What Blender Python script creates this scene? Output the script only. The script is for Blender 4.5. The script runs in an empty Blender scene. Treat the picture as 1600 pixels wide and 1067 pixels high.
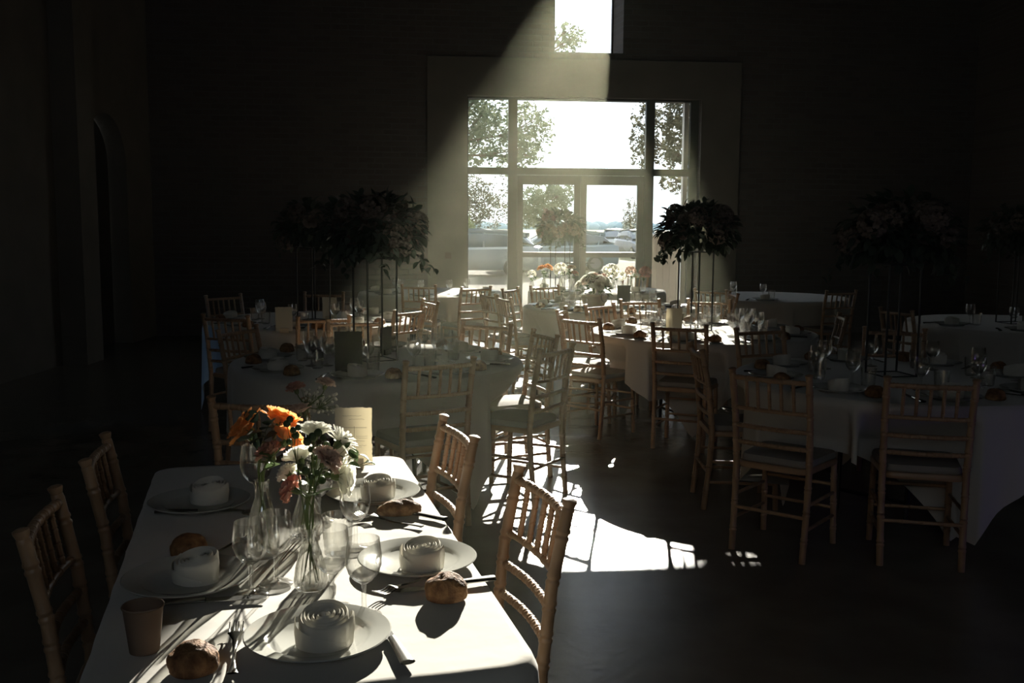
import bpy, bmesh, math, random
from mathutils import Vector, Matrix, noise
C = bpy.context.scene
COL = C.collection
PI = math.pi
random.seed(7)

# ---------------------------------------------------------------- camera
F = 1555.0; PITCH = math.atan(183.5 / F); ROLL = math.radians(.35); CH = 1.62
cam_d = bpy.data.cameras.new('camera'); cam = bpy.data.objects.new('camera', cam_d); COL.objects.link(cam)
cam_d.sensor_width = 36; cam_d.lens = F / 1600 * 36; cam_d.clip_end = 900; cam_d.clip_start = .05
cam.matrix_world = Matrix.Translation((0, 0, CH)) @ Matrix.Rotation(PI / 2 - PITCH, 4, 'X') @ Matrix.Rotation(ROLL, 4, 'Z')
C.camera = cam

def ray(px, py):
    a = (px - 800) / F; b = (533.5 - py) / F
    c, s = math.cos(ROLL), math.sin(ROLL)
    a, b = a * c - b * s, a * s + b * c
    return Vector((a, math.cos(PITCH) + b * math.sin(PITCH), -math.sin(PITCH) + b * math.cos(PITCH)))
def at(px, py, z):                       # the point of the height z that the photo shows there
    d = ray(px, py); return Vector((0, 0, CH)) + d * ((z - CH) / d.z)
def aty(px, py, y):                      # the point at the distance y
    d = ray(px, py); return Vector((0, 0, CH)) + d * (y / d.y)

# ---------------------------------------------------------------- light, sky, exposure
vs = C.view_settings
vs.view_transform = 'Standard'; vs.look = 'None'; vs.exposure = 0.0; vs.gamma = 1.0; vs.use_curve_mapping = False
SUN_PX = (968, -180)
sd = -ray(*SUN_PX).normalized()
sun_d = bpy.data.lights.new('sun', 'SUN'); sun_d.energy = 22.0; sun_d.angle = math.radians(.53); sun_d.color = (1.0, .93, .80)
sun = bpy.data.objects.new('sun', sun_d); COL.objects.link(sun)
sun.rotation_euler = sd.to_track_quat('-Z', 'Y').to_euler(); sun.location = (4, 30, 20)
w = bpy.data.worlds.new('sky'); C.world = w; w.use_nodes = True
nt = w.node_tree
bg = nt.nodes['Background']; bg.inputs[1].default_value = 1.0
tc = nt.nodes.new('ShaderNodeTexCoord'); sx = nt.nodes.new('ShaderNodeSeparateXYZ'); cr = nt.nodes.new('ShaderNodeValToRGB')
nt.links.new(tc.outputs['Generated'], sx.inputs[0]); nt.links.new(sx.outputs['Z'], cr.inputs[0]); nt.links.new(cr.outputs[0], bg.inputs[0])
cr.color_ramp.elements[0].position = 0.0; cr.color_ramp.elements[0].color = (2.3, 2.45, 2.5, 1)
cr.color_ramp.elements[1].position = .6; cr.color_ramp.elements[1].color = (2.1, 2.4, 2.8, 1)
cy = C.cycles
cy.max_bounces = 10; cy.diffuse_bounces = 2; cy.glossy_bounces = 4; cy.transmission_bounces = 8; cy.transparent_max_bounces = 40; cy.volume_bounces = 0
cy.caustics_reflective = False; cy.caustics_refractive = False
cy.sample_clamp_indirect = 4.0

# ---------------------------------------------------------------- materials
def mat(name, color, rough=.6, spec=.4, metal=0.0, noise_=None, bump=None, trans=0.0, sheen=0.0, emit=None):
    """noise_ = (scale, second colour), bump = (scale, strength, distance)"""
    m = bpy.data.materials.new(name); m.use_nodes = True
    n = m.node_tree; p = n.nodes['Principled BSDF']; L = n.links
    p.inputs['Base Color'].default_value = (*color, 1); p.inputs['Roughness'].default_value = rough
    p.inputs['Specular IOR Level'].default_value = spec; p.inputs['Metallic'].default_value = metal
    if sheen: p.inputs['Sheen Weight'].default_value = sheen
    tco = n.nodes.new('ShaderNodeTexCoord')
    if noise_:
        tx = n.nodes.new('ShaderNodeTexNoise'); tx.inputs['Scale'].default_value = noise_[0]; tx.inputs['Detail'].default_value = 6
        L.new(tco.outputs['Object'], tx.inputs['Vector'])
        rp = n.nodes.new('ShaderNodeValToRGB'); L.new(tx.outputs['Fac'], rp.inputs[0])
        rp.color_ramp.elements[0].position = .35; rp.color_ramp.elements[0].color = (*color, 1)
        rp.color_ramp.elements[1].position = .68; rp.color_ramp.elements[1].color = (*noise_[1], 1)
        L.new(rp.outputs[0], p.inputs['Base Color'])
    if bump:
        tb = n.nodes.new('ShaderNodeTexNoise'); tb.inputs['Scale'].default_value = bump[0]; tb.inputs['Detail'].default_value = 5
        L.new(tco.outputs['Object'], tb.inputs['Vector'])
        b = n.nodes.new('ShaderNodeBump'); b.inputs['Strength'].default_value = bump[1]; b.inputs['Distance'].default_value = bump[2]
        L.new(tb.outputs['Fac'], b.inputs['Height']); L.new(b.outputs[0], p.inputs['Normal'])
    if trans:
        t = n.nodes.new('ShaderNodeBsdfTranslucent'); t.inputs[0].default_value = (*color, 1)
        if noise_: L.new(rp.outputs[0], t.inputs[0])
        mx = n.nodes.new('ShaderNodeMixShader'); mx.inputs[0].default_value = trans
        out = n.nodes['Material Output']
        L.new(p.outputs[0], mx.inputs[1]); L.new(t.outputs[0], mx.inputs[2]); L.new(mx.outputs[0], out.inputs['Surface'])
    if emit:
        p.inputs['Emission Color'].default_value = (*emit[0], 1); p.inputs['Emission Strength'].default_value = emit[1]
    return m
def thin_glass(name, face=(.985, .985, .975), edge=(.84, .84, .81), power=2.0, bend=True):
    """clear where one looks straight through the wall, bending light towards the outline"""
    m = bpy.data.materials.new(name); m.use_nodes = True
    n = m.node_tree; L = n.links; n.nodes.remove(n.nodes['Principled BSDF']); out = n.nodes['Material Output']
    lw = n.nodes.new('ShaderNodeLayerWeight'); lw.inputs[0].default_value = .5
    pw = n.nodes.new('ShaderNodeMath'); pw.operation = 'POWER'; pw.inputs[1].default_value = power; L.new(lw.outputs['Facing'], pw.inputs[0])
    mc = n.nodes.new('ShaderNodeMixRGB'); mc.inputs[1].default_value = (*face, 1); mc.inputs[2].default_value = (*edge, 1); L.new(pw.outputs[0], mc.inputs[0])
    tr = n.nodes.new('ShaderNodeBsdfTransparent'); L.new(mc.outputs[0], tr.inputs[0])
    gl = n.nodes.new('ShaderNodeBsdfGlossy'); gl.inputs['Roughness'].default_value = .07
    m1 = n.nodes.new('ShaderNodeMixShader'); m1.inputs[0].default_value = .05 if not bend else .09; L.new(tr.outputs[0], m1.inputs[1]); L.new(gl.outputs[0], m1.inputs[2])
    if bend: g2 = n.nodes.new('ShaderNodeBsdfGlass'); g2.inputs['Roughness'].default_value = .0; g2.inputs['IOR'].default_value = 1.46
    else: g2 = gl
    m2 = n.nodes.new('ShaderNodeMixShader'); L.new(pw.outputs[0], m2.inputs[0]); L.new(m1.outputs[0], m2.inputs[1]); L.new(g2.outputs[0], m2.inputs[2])
    L.new(m2.outputs[0], out.inputs['Surface'])
    return m
def brick_mat(name, c1, c2, mortar):
    m = bpy.data.materials.new(name); m.use_nodes = True
    n = m.node_tree; L = n.links; p = n.nodes['Principled BSDF']; p.inputs['Roughness'].default_value = .9; p.inputs['Specular IOR Level'].default_value = .15
    tco = n.nodes.new('ShaderNodeTexCoord'); mp = n.nodes.new('ShaderNodeMapping'); mp.inputs['Rotation'].default_value = (PI / 2, 0, 0)
    L.new(tco.outputs['Object'], mp.inputs[0])
    b = n.nodes.new('ShaderNodeTexBrick'); b.inputs['Scale'].default_value = 1.0
    b.inputs['Brick Width'].default_value = .24; b.inputs['Row Height'].default_value = .08; b.inputs['Mortar Size'].default_value = .009
    b.inputs['Color1'].default_value = (*c1, 1); b.inputs['Color2'].default_value = (*c2, 1); b.inputs['Mortar'].default_value = (*mortar, 1)
    L.new(mp.outputs[0], b.inputs['Vector']); L.new(b.outputs['Color'], p.inputs['Base Color'])
    bu = n.nodes.new('ShaderNodeBump'); bu.inputs['Distance'].default_value = .01; bu.invert = True; L.new(b.outputs['Fac'], bu.inputs['Height']); L.new(bu.outputs[0], p.inputs['Normal'])
    return m
M = {}
M['brick'] = brick_mat('old_brick', (.085, .072, .066), (.11, .092, .083), (.10, .095, .09))
M['plaster'] = mat('plaster', (.13, .12, .10), .9, .1, noise_=(2.5, (.16, .145, .12)))
M['ceiling'] = mat('dark_timber_ceiling', (.035, .03, .026), .85, .1)
M['floor'] = mat('polished_concrete', (.12, .108, .09), .27, .55, noise_=(3.2, (.165, .15, .122)), bump=(24, .25, .004))
M['frame'] = mat('grey_aluminium', (.055, .055, .05), .5, .35)
M['frame_white'] = mat('pale_painted_post', (.62, .58, .52), .6, .3)
M['pane'] = thin_glass('window_glass', (.97, .98, .98), (.92, .94, .94), 5.0, False)
M['wood'] = mat('limewashed_beech', (.27, .165, .092), .4, .4, noise_=(14, (.345, .215, .122)), bump=(90, .12, .002))
M['cushion'] = mat('ivory_seat_pad', (.24, .22, .195), .85, .15, bump=(300, .2, .002))
M['cloth'] = mat('cream_linen', (.52, .495, .44), .85, .12, bump=(7, .28, .012), trans=.12, sheen=.3)
M['napkin'] = mat('cream_napkin', (.60, .57, .49), .85, .12, bump=(60, .25, .004), trans=.12)
M['china'] = mat('white_china', (.44, .44, .40), .12, .5)
M['glass'] = thin_glass('drinking_glass')
M['vase'] = thin_glass('vase_glass', (.98, .98, .965), (.9, .9, .86), 1.3)
M['steel'] = mat('cutlery_steel', (.52, .52, .5), .22, .5, 1.0)
M['bread'] = mat('bread_crust', (.10, .042, .018), .75, .2, noise_=(34, (.32, .17, .075)), bump=(70, .9, .01))
M['kraft'] = mat('kraft_paper', (.15, .105, .075), .8, .2, trans=.1)
M['card'] = mat('cotton_card', (.72, .67, .54), .9, .1, trans=.5, bump=(120, .3, .002))
M['ink'] = mat('brown_ink', (.12, .09, .06), .9, .1)
M['block'] = mat('pale_wood_block', (.55, .45, .30), .6, .25, noise_=(20, (.62, .52, .36)))
M['dark_card'] = mat('black_menu_card', (.03, .03, .032), .8, .15)
M['metal'] = mat('blackened_metal', (.03, .03, .03), .4, .4, .8)
M['leaf'] = mat('leaf_green', (.06, .095, .04), .55, .3, noise_=(9, (.10, .14, .06)), trans=.35)
M['dark_leaf'] = mat('dark_leaf', (.03, .045, .03), .6, .3, trans=.15)
M['stem'] = mat('flower_stem', (.10, .13, .045), .55, .3)
M['orange'] = mat('orange_petal', (.85, .36, .10), .6, .2, noise_=(30, (.90, .48, .20)), trans=.5)
M['mauve'] = mat('mauve_petal', (.50, .25, .20), .6, .2, noise_=(40, (.62, .36, .28)), trans=.42)
M['pink'] = mat('coral_petal', (.85, .38, .28), .6, .2, noise_=(40, (.92, .58, .46)), trans=.45)
M['white'] = mat('white_petal', (.92, .91, .82), .6, .2, trans=.55)
M['blush'] = mat('blush_petal', (.72, .52, .42), .6, .2, noise_=(40, (.80, .64, .54)), trans=.42)
M['shaded_blush'] = mat('shaded_blush_petal', (.15, .12, .10), .7, .15, trans=.2)  # blush petal darkened, the shade on the tall centrepieces put into its colour
M['shaded_mauve'] = mat('shaded_mauve_petal', (.11, .07, .06), .7, .15, trans=.2)  # mauve petal darkened likewise, shade put into the colour
M['gyps'] = mat('tiny_white_blossom', (.60, .57, .48), .7, .2, trans=.3)
M['gravel'] = mat('gravel', (.062, .056, .043), .95, .05, noise_=(5, (.085, .077, .06)), bump=(18, .6, .05))
M['meadow'] = mat('dry_meadow', (.11, .10, .06), .95, .05, noise_=(.25, (.085, .09, .055)))
M['bark'] = mat('bark', (.13, .10, .07), .9, .1)
M['tree_leaf'] = mat('tree_leaf', (.10, .125, .075), .7, .2, noise_=(1.2, (.15, .165, .10)), trans=.4)
M['dusty_leaf'] = mat('dusty_tree_leaf', (.075, .075, .05), .7, .2, noise_=(1.2, (.13, .12, .07)), trans=.3)
M['hedge'] = mat('hedge_leaf', (.15, .17, .08), .8, .1, trans=.3)
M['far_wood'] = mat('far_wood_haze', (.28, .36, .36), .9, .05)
M['car_blue'] = mat('blue_grey_paint', (.07, .105, .12), .25, .5)
M['car_silver'] = mat('silver_paint', (.12, .14, .14), .25, .5)
M['car_dark'] = mat('dark_paint', (.06, .075, .09), .25, .5)
M['car_glass'] = mat('car_window', (.05, .07, .08), .06, .6)
M['tyre'] = mat('tyre_rubber', (.02, .02, .02), .85, .2)
M['rim'] = mat('alloy_rim', (.07, .07, .07), .5, .4, .3)
M['beige_panel'] = mat('beige_panel', (.44, .37, .26), .8, .2)
M['switch'] = mat('brown_switch_plate', (.10, .08, .06), .5, .3)
M['door_wood'] = mat('dark_oak_door', (.03, .026, .024), .7, .2)
M['fixture'] = mat('black_fixture', (.02, .02, .02), .5, .3)
M['skirt'] = mat('dark_tabletop', (.10, .08, .06), .7, .2)

# ---------------------------------------------------------------- mesh helpers
class MB:
    def __init__(s): s.v = []; s.f = []; s.T = None
    def add(s, vs, fs):
        k = len(s.v)
        s.v += [tuple(s.T @ Vector(p)) if s.T is not None else tuple(p) for p in vs]
        s.f += [tuple(i + k for i in f) for f in fs]
        return s
    def box(s, x0, x1, y0, y1, z0, z1):
        return s.add([(x0, y0, z0), (x1, y0, z0), (x1, y1, z0), (x0, y1, z0), (x0, y0, z1), (x1, y0, z1), (x1, y1, z1), (x0, y1, z1)],
                     [(3, 2, 1, 0), (4, 5, 6, 7), (0, 1, 5, 4), (1, 2, 6, 5), (2, 3, 7, 6), (3, 0, 4, 7)])
    def lathe(s, prof, n=24, c=(0, 0, 0)):
        """prof = [(r, z)...] revolved round z; a radius of 0 closes the end"""
        vs = []; fs = []; rows = []
        for r, z in prof:
            if r <= 1e-6: rows.append([len(vs)]); vs.append((c[0], c[1], c[2] + z))
            else:
                rows.append(list(range(len(vs), len(vs) + n)))
                vs += [(c[0] + r * math.cos(2 * PI * i / n), c[1] + r * math.sin(2 * PI * i / n), c[2] + z) for i in range(n)]
        for a, b in zip(rows, rows[1:]):
            for i in range(n):
                j = (i + 1) % n
                if len(a) == 1 and len(b) == 1: continue
                if len(a) == 1: fs.append((a[0], b[j], b[i]))
                elif len(b) == 1: fs.append((a[i], a[j], b[0]))
                else: fs.append((a[i], a[j], b[j], b[i]))
        return s.add(vs, fs)
    def tube(s, pts, rad, n=8, cap=True):
        """a round bar along pts; rad a number or one radius per point"""
        pts = [Vector(p) for p in pts]; m = len(pts)
        if not hasattr(rad, '__len__'): rad = [rad] * m
        vs = []; fs = []; prev = None
        for i, p in enumerate(pts):
            t = (pts[min(i + 1, m - 1)] - pts[max(i - 1, 0)])
            t = t.normalized() if t.length > 1e-9 else Vector((0, 0, 1))
            if prev is None:
                a = Vector((1, 0, 0)) if abs(t.x) < .8 else Vector((0, 1, 0))
                u = (a - t * a.dot(t)).normalized()
            else: u = (prev - t * prev.dot(t)).normalized()
            prev = u; v = t.cross(u)
            for k in range(n):
                an = 2 * PI * k / n; vs.append(p + (u * math.cos(an) + v * math.sin(an)) * rad[i])
        for i in range(m - 1):
            for k in range(n):
                j = (k + 1) % n; fs.append((i * n + k, i * n + j, (i + 1) * n + j, (i + 1) * n + k))
        if cap: fs.append(tuple(range(n - 1, -1, -1))); fs.append(tuple((m - 1) * n + k for k in range(n)))
        return s.add(vs, fs)
    def grid(s, rows):
        n = len(rows[0]); vs = [p for r in rows for p in r]
        return s.add(vs, [(i * n + j, i * n + j + 1, (i + 1) * n + j + 1, (i + 1) * n + j) for i in range(len(rows) - 1) for j in range(n - 1)])
    def ball(s, c, r, n=8, m=6, sq=(1, 1, 1)):
        prof = [(0, -1)] + [(math.sin(PI * i / m), -math.cos(PI * i / m)) for i in range(1, m)] + [(0, 1)]
        k = len(s.v); T = s.T
        s.T = (T if T is not None else Matrix()) @ Matrix.Translation(c) @ Matrix.Diagonal((r * sq[0], r * sq[1], r * sq[2], 1))
        s.lathe(prof, n); s.T = T
        return s
    def mesh(s, name, smooth=True, fix=True, angle=40):
        me = bpy.data.meshes.new(name); me.from_pydata(s.v, [], s.f)
        if fix:
            b = bmesh.new(); b.from_mesh(me); bmesh.ops.recalc_face_normals(b, faces=b.faces); b.to_mesh(me); b.free()
        if smooth:
            me.polygons.foreach_set('use_smooth', [True] * len(me.polygons))
            if angle: me.set_sharp_from_angle(angle=math.radians(angle))
        me.update()
        return me
    def build(s, name, material, parent=None, smooth=True, fix=True, angle=40):
        me = s.mesh(name, smooth, fix, angle); me.materials.append(material)
        o = bpy.data.objects.new(name, me); COL.objects.link(o)
        if parent: o.parent = parent
        return o
def tag(o, label, cat, group=None, kind=None):
    o['label'] = label
    if cat: o['category'] = cat
    if group: o['group'] = group
    if kind: o['kind'] = kind
    return o
def thing(name, label, cat, loc=(0, 0, 0), rz=0, group=None):
    o = bpy.data.objects.new(name, None); COL.objects.link(o); o.location = loc; o.rotation_euler = (0, 0, rz); o.empty_display_size = .05
    return tag(o, label, cat, group)
def struct(o, label=None):
    o['kind'] = 'structure'
    if label: o['label'] = label
    return o
KIDS = {}
def dup(o, parent=None):
    c = o.copy(); COL.objects.link(c)
    if parent: c.parent = parent
    for ch in list(o.children): dup(ch, c)
    return c
PROTO = {}
def place(kind, loc, rz, label, group=None):
    """the first one is the one built, the rest are copies of it and of its parts"""
    p, used, cat = PROTO[kind]
    o = dup(p) if used else p
    PROTO[kind] = (p, True, cat)
    o.location = loc; o.rotation_euler = (0, 0, rz); tag(o, label, cat, group)
    if not group and 'group' in o: del o['group']
    return o

# ---------------------------------------------------------------- the hall
WR = math.radians(5.7); WC = Vector((1.0, 14.8, 0))
U = Vector((math.cos(WR), math.sin(WR), 0)); V = Vector((-math.sin(WR), math.cos(WR), 0))
def wuv(px, py, v=0.0):                  # along-the-wall and height of what the photo shows on the plane v behind the wall's face
    d = ray(px, py); o = Vector((0, 0, CH)); c = WC + V * v
    p = o + d * ((c - o).dot(V) / d.dot(V))
    return (p - WC).dot(U), p.z
WM = Matrix.Translation(WC) @ Matrix.Rotation(WR, 4, 'Z')
def wobj(mb, name, m, parent=None, smooth=False):
    o = mb.build(name, m, parent, smooth)
    if not parent: o.matrix_world = WM
    return o
def holed_slab(mb, u0, u1, z0, z1, v0, v1, holes):
    """a wall slab with rectangular holes"""
    us = sorted({u0, u1} | {x for h in holes for x in h[:2]}); zs = sorted({z0, z1} | {x for h in holes for x in h[2:]})
    for a, b in zip(us, us[1:]):
        for c, d in zip(zs, zs[1:]):
            cu, cz = (a + b) / 2, (c + d) / 2
            if not any(h[0] < cu < h[1] and h[2] < cz < h[3] for h in holes): mb.box(a, b, v0, v1, c, d)
FV = .16                                  # how far the door frame sits behind the wall's face
uL = wuv(730, 300)[0]; uR = wuv(1092, 300)[0]; zT = wuv(900, 152)[1]
UL = wuv(867, 60)[0]; URo = wuv(955, 60, .5)[0]; URi = wuv(974, 60)[0]; UB = wuv(910, 91, .5)[1]; UT = 5.36
wall = MB()
XL, XR = -6.4, 7.4
holed_slab(wall, XL, XR, 0, 7.2, 0, .5, [(uL, uR, -1, zT), (UL, URi, UB, UT)])
wall.add([(URi, 0, UB), (URi, .5, UB), (URo, .5, UB), (URi, 0, UT), (URi, .5, UT), (URo, .5, UT)], [(0, 1, 2), (3, 5, 4), (0, 2, 5, 3), (1, 4, 5, 2), (0, 3, 4, 1)])
struct(wobj(wall, 'wall_back', M['brick']), 'dark brick end wall round the glass doors')
# a smooth plaster surround round the doors, a little proud of the brick
sL = wuv(668, 300)[0]; sR = wuv(1152, 300)[0]; sT = wuv(760, 90)[1]
pl = MB(); holed_slab(pl, sL, sR, 0, min(sT, UB - .01), -.035, .0, [(uL, uR, -1, zT)])
struct(wobj(pl, 'trim_1', M['plaster']), 'plaster surround of the glass doors')
struct(MB().box(-5.6, 7.4, -4, 16.2, -.12, 0).build('floor', M['floor'], smooth=False), 'polished concrete floor')
struct(MB().box(-6.1, 8.2, -4.6, 16.4, 7.0, 7.3).build('ceiling', M['ceiling'], smooth=False), 'dark timber ceiling')
struct(MB().box(7.0, 7.3, -4.4, 15.6, 0, 7.1).build('wall_right', M['brick'], smooth=False), 'dark right hand wall')
wf = MB()
for x0, x1, z0, z1 in ((-6, -1.2, 0, 7.1), (1.2, 7.3, 0, 7.1), (-1.2, 1.2, 0, 2.6), (-1.2, 1.2, 5.0, 7.1)): wf.box(x0, x1, -4.4, -4.1, z0, z1)
struct(wf.build('wall_front', M['brick'], smooth=False), 'dark wall behind the viewer')
added_win = struct(thing('added_window', 'x', None, (0, -4.25, 3.8))); del added_win['label']  # unseen window added behind the viewer to let in fill light
f = MB()
for x in (-1.17, 0, 1.17): f.box(x - .03, x + .03, -.03, .03, -1.2, 1.2)
for z in (-1.17, 0, 1.17): f.box(-1.2, 1.2, -.03, .03, z - .03, z + .03)
f.build('frame', M['frame'], added_win, smooth=False); MB().box(-1.2, 1.2, -.004, .004, -1.2, 1.2).build('pane', M['pane'], added_win, smooth=False)
# left wall with an arched doorway between two piers
lw = MB(); LX = -5.1
def arch_wall(mb, x0, x1, y0, y1, z1, ya, yb, zs, rise, n=14):
    pts = [(ya, 0)] + [(ya + (yb - ya) * (.5 - .5 * math.cos(PI * i / n)), zs + rise * math.sin(PI * i / n)) for i in range(n + 1)] + [(yb, 0)]
    for x in (x0, x1):
        pass
    mb.box(x0, x1, y0, ya, 0, z1); mb.box(x0, x1, yb, y1, 0, z1)
    arc = pts[1:-1]
    for (a, za), (b, zb) in zip(arc, arc[1:]):
        mb.add([(x0, a, za), (x1, a, za), (x1, b, zb), (x0, b, zb), (x0, a, z1), (x1, a, z1), (x1, b, z1), (x0, b, z1)],
               [(3, 2, 1, 0), (4, 5, 6, 7), (0, 1, 5, 4), (1, 2, 6, 5), (2, 3, 7, 6), (3, 0, 4, 7)])
arch_wall(lw, LX - .35, LX, -4.4, 14.6, 7.1, 12.05, 13.3, 2.35, .62)
struct(lw.build('wall_left', M['plaster'], smooth=False), 'dark left wall with an arched doorway')
for i, (a, b) in enumerate([(11.2, 11.65), (6.9, 7.35), (2.6, 3.05)]):
    struct(MB().box(LX - .05, LX + .28, a, b, 0, 6.9).build('trim_%d' % (i + 2), M['plaster'], smooth=False), 'plaster pier on the left wall')
d = thing('door_1', 'dark arched door in the left wall', None, (LX - .3, 12.67, 0)); del d['label']; struct(d, 'dark arched oak door in the left wall')
dl = MB(); ap = [(-.62, 0), (.62, 0)] + [(.62 * math.cos(PI * i / 14), 2.35 + .6 * math.sin(PI * i / 14)) for i in range(15)]
n = len(ap); dl.add([(0, y, z) for y, z in ap] + [(.06, y, z) for y, z in ap], [tuple(range(n))[::-1], tuple(range(n, 2 * n))] + [(i, (i + 1) % n, n + (i + 1) % n, n + i) for i in range(n)])
dl.build('leaf', M['door_wood'], d, smooth=False)
hd = MB().tube([(.06, -.5, 1.02), (.11, -.5, 1.02), (.11, -.38, 1.02)], .011); hd.build('handle', M['metal'], d)

# glazed doors and sidelights
def W(px, py): return wuv(px, py, FV)
def bar(mb, pxa, pxb, pya, pyb, dv=.06):
    (a, _), (b, _) = W(pxa, 300), W(pxb, 300)
    za = W((pxa + pxb) / 2, pya)[1] if pya is not None else 0.0
    zb = W((pxa + pxb) / 2, pyb)[1] if pyb is not None else 0.0
    mb.box(min(a, b), max(a, b), FV - dv / 2, FV + dv / 2, min(za, zb), max(za, zb)); return mb
win = thing('window_1', 'x', None); del win['label']; struct(win, 'tall glazed door screen with sidelights and top lights'); win.matrix_world = WM
zA = W(900, 157)[1]; fr = MB()
tz = W(900, 267)
zt0, zt1 = W(900, 274)[1], W(900, 263)[1]
eu0, eu1 = uL - .02, uR - .0
m1a, m1b = W(793.5, 300)[0], W(807.5, 300)[0]; m2a, m2b = W(1006.5, 300)[0], W(1020, 300)[0]; eRa = W(1075, 300)[0]
v0, v1 = FV - .04, FV + .04
fr.box(eu0, eu1, v0, v1, zA, zT + .02)                                     # head
fr.box(eu0, m2b + .8, v0, v1, zt0, zt1) if False else fr.box(eu0, eRa, v0, v1, zt0, zt1)   # transom
fr.box(m1a, m1b, v0, v1, 0, zA); fr.box(m2a, m2b, v0, v1, 0, zA)           # mullions
fr.box(eRa, eu1, v0, v1, 0, zA)                                            # right jamb
fr.box(eu0, W(731.5, 300)[0], v0, v1, 0, zA)
fr.box(eu0, m1a, v0, v1, 0, .1); fr.box(m2b, eRa, v0, v1, 0, .1)
fr.build('frame', M['frame'], win, smooth=False)
pw = MB().box(W(1068, 300)[0], W(1075, 300)[0], FV + .05, FV + .16, 0, zA); pw.build('post', M['frame_white'], win, smooth=False)['label'] = 'pale post outside the sidelight'
def pane(a, b, c, dd, par): MB().box(a, b, FV - .004, FV + .004, c, dd).build('pane', M['pane'], par, smooth=False)
pane(eu0, m1a, zt1, zA, win); pane(m1b, m2a, zt1, zA, win); pane(m2b, eRa, zt1, zA, win)
pane(eu0, m1a, .1, zt0, win); pane(m2b, eRa, .1, zt0, win)
dmid = W(906.5, 300)[0]; dz1 = zt0; gz1 = W(900, 289)[1]; gb0, gb1 = W(900, 402)[1], W(900, 394)[1]
for k, (a, b, sa, sb) in enumerate([(m1b, dmid, W(817, 300)[0], W(897, 300)[0]), (dmid, m2a, W(916.5, 300)[0], W(995.5, 300)[0])]):
    dr = thing('door_%d' % (k + 2), 'x', None); del dr['label']; struct(dr, ['left', 'right'][k] + ' leaf of the glazed double door'); dr.matrix_world = WM
    f = MB(); f.box(a + .004, sa, v0 + .01, v1 - .01, .01, dz1 - .004); f.box(sb, b - .004, v0 + .01, v1 - .01, .01, dz1 - .004)
    f.box(sa, sb, v0 + .01, v1 - .01, gz1, dz1 - .004); f.box(sa, sb, v0 + .01, v1 - .01, .01, .22); f.box(sa, sb, v0 + .01, v1 - .01, gb0, gb1)
    f.build('frame', M['frame'], dr, smooth=False)
    pane(sa, sb, gb1, gz1, dr); pane(sa, sb, .22, gb0, dr)
    hx = b - .1 if k == 0 else a + .1
    MB().tube([(hx, v0 + .01, 1.05), (hx, v0 - .05, 1.05), (hx + (-.11 if k == 0 else .11), v0 - .05, 1.05)], .011).build('handle', M['metal'], dr)
win2 = thing('window_2', 'x', None); del win2['label']; struct(win2, 'tall narrow window high above the doors'); win2.matrix_world = WM
f = MB(); t = .03
f.box(UL, UL + t, .42, .48, UB, UT); f.box(URo - t * .3, URo + .03, .42, .48, UB, UT); f.box(UL, URo, .42, .48, UB, UB + t * .5); f.box(UL, URo, .42, .48, UT - t, UT)
f.build('frame', M['frame'], win2, smooth=False)
MB().box(UL + t, URo, .446, .454, UB, UT).build('pane', M['pane'], win2, smooth=False)
su, sz = wuv(700, 399); sw = MB().box(su - .045, su + .045, -.047, -.035, sz - .045, sz + .045); sw = wobj(sw, 'light_switch', M['switch']); tag(sw, 'small dark switch plate on the plaster beside the glass doors', 'light switch')
MB().box(su - .02, su + .02, -.052, -.046, sz - .025, sz + .025).build('rocker', M['switch'], sw, smooth=False)

# haze in the hall
hq = [(-5.05, -4.0), (6.95, -4.0)] + [(x, (WC - V * .045).y + (x - (WC - V * .045).x) * math.tan(WR)) for x in (6.95, -5.05)]
hz = MB().add([(x, y, z) for z in (-.05, 6.97) for x, y in hq], [(3, 2, 1, 0), (4, 5, 6, 7), (0, 1, 5, 4), (1, 2, 6, 5), (2, 3, 7, 6), (3, 0, 4, 7)])
hm = bpy.data.materials.new('dusty_air'); hm.use_nodes = True; hn = hm.node_tree; hn.nodes.remove(hn.nodes['Principled BSDF'])
vsn = hn.nodes.new('ShaderNodeVolumeScatter'); vsn.inputs['Color'].default_value = (.97, .97, .69, 1); vsn.inputs['Density'].default_value = .0037; vsn.inputs['Anisotropy'].default_value = .63
hn.links.new(vsn.outputs[0], hn.nodes['Material Output'].inputs['Volume'])
hz = hz.build('haze', hm, smooth=False); tag(hz, 'thin dusty haze that shows the shafts of sunlight', None, kind='stuff')
# ---------------------------------------------------------------- chiavari chair
def turned(pts, r, rings, n=10, flare=None):
    """a bamboo-turned bar: pairs of beads at the given fractions of its length"""
    pts = [Vector(p) for p in pts]
    seg = [0]
    for a, b in zip(pts, pts[1:]): seg.append(seg[-1] + (b - a).length)
    Lg = seg[-1]
    def P(t):
        d = max(0, min(1, t)) * Lg
        for i in range(len(pts) - 1):
            if d <= seg[i + 1] + 1e-9: return pts[i].lerp(pts[i + 1], (d - seg[i]) / max(seg[i + 1] - seg[i], 1e-9))
        return pts[-1]
    st = {0.0: r, 1.0: r}
    for q in rings:
        e = min(.006, r * .38) / Lg
        for k, (o, f) in enumerate([(-3, 1), (-2, 1.14), (-1, 1.14), (-.4, .96), (.4, .96), (1, 1.14), (2, 1.14), (3, 1)]):
            t = q + o * e
            if 0 < t < 1: st[t] = r * f
    for i in range(1, len(pts) - 1): st.setdefault(seg[i] / Lg, r)
    ts = sorted(st); ps = [P(t) for t in ts]; rs = [st[t] for t in ts]
    return MB().tube(ps, rs, n)
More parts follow.
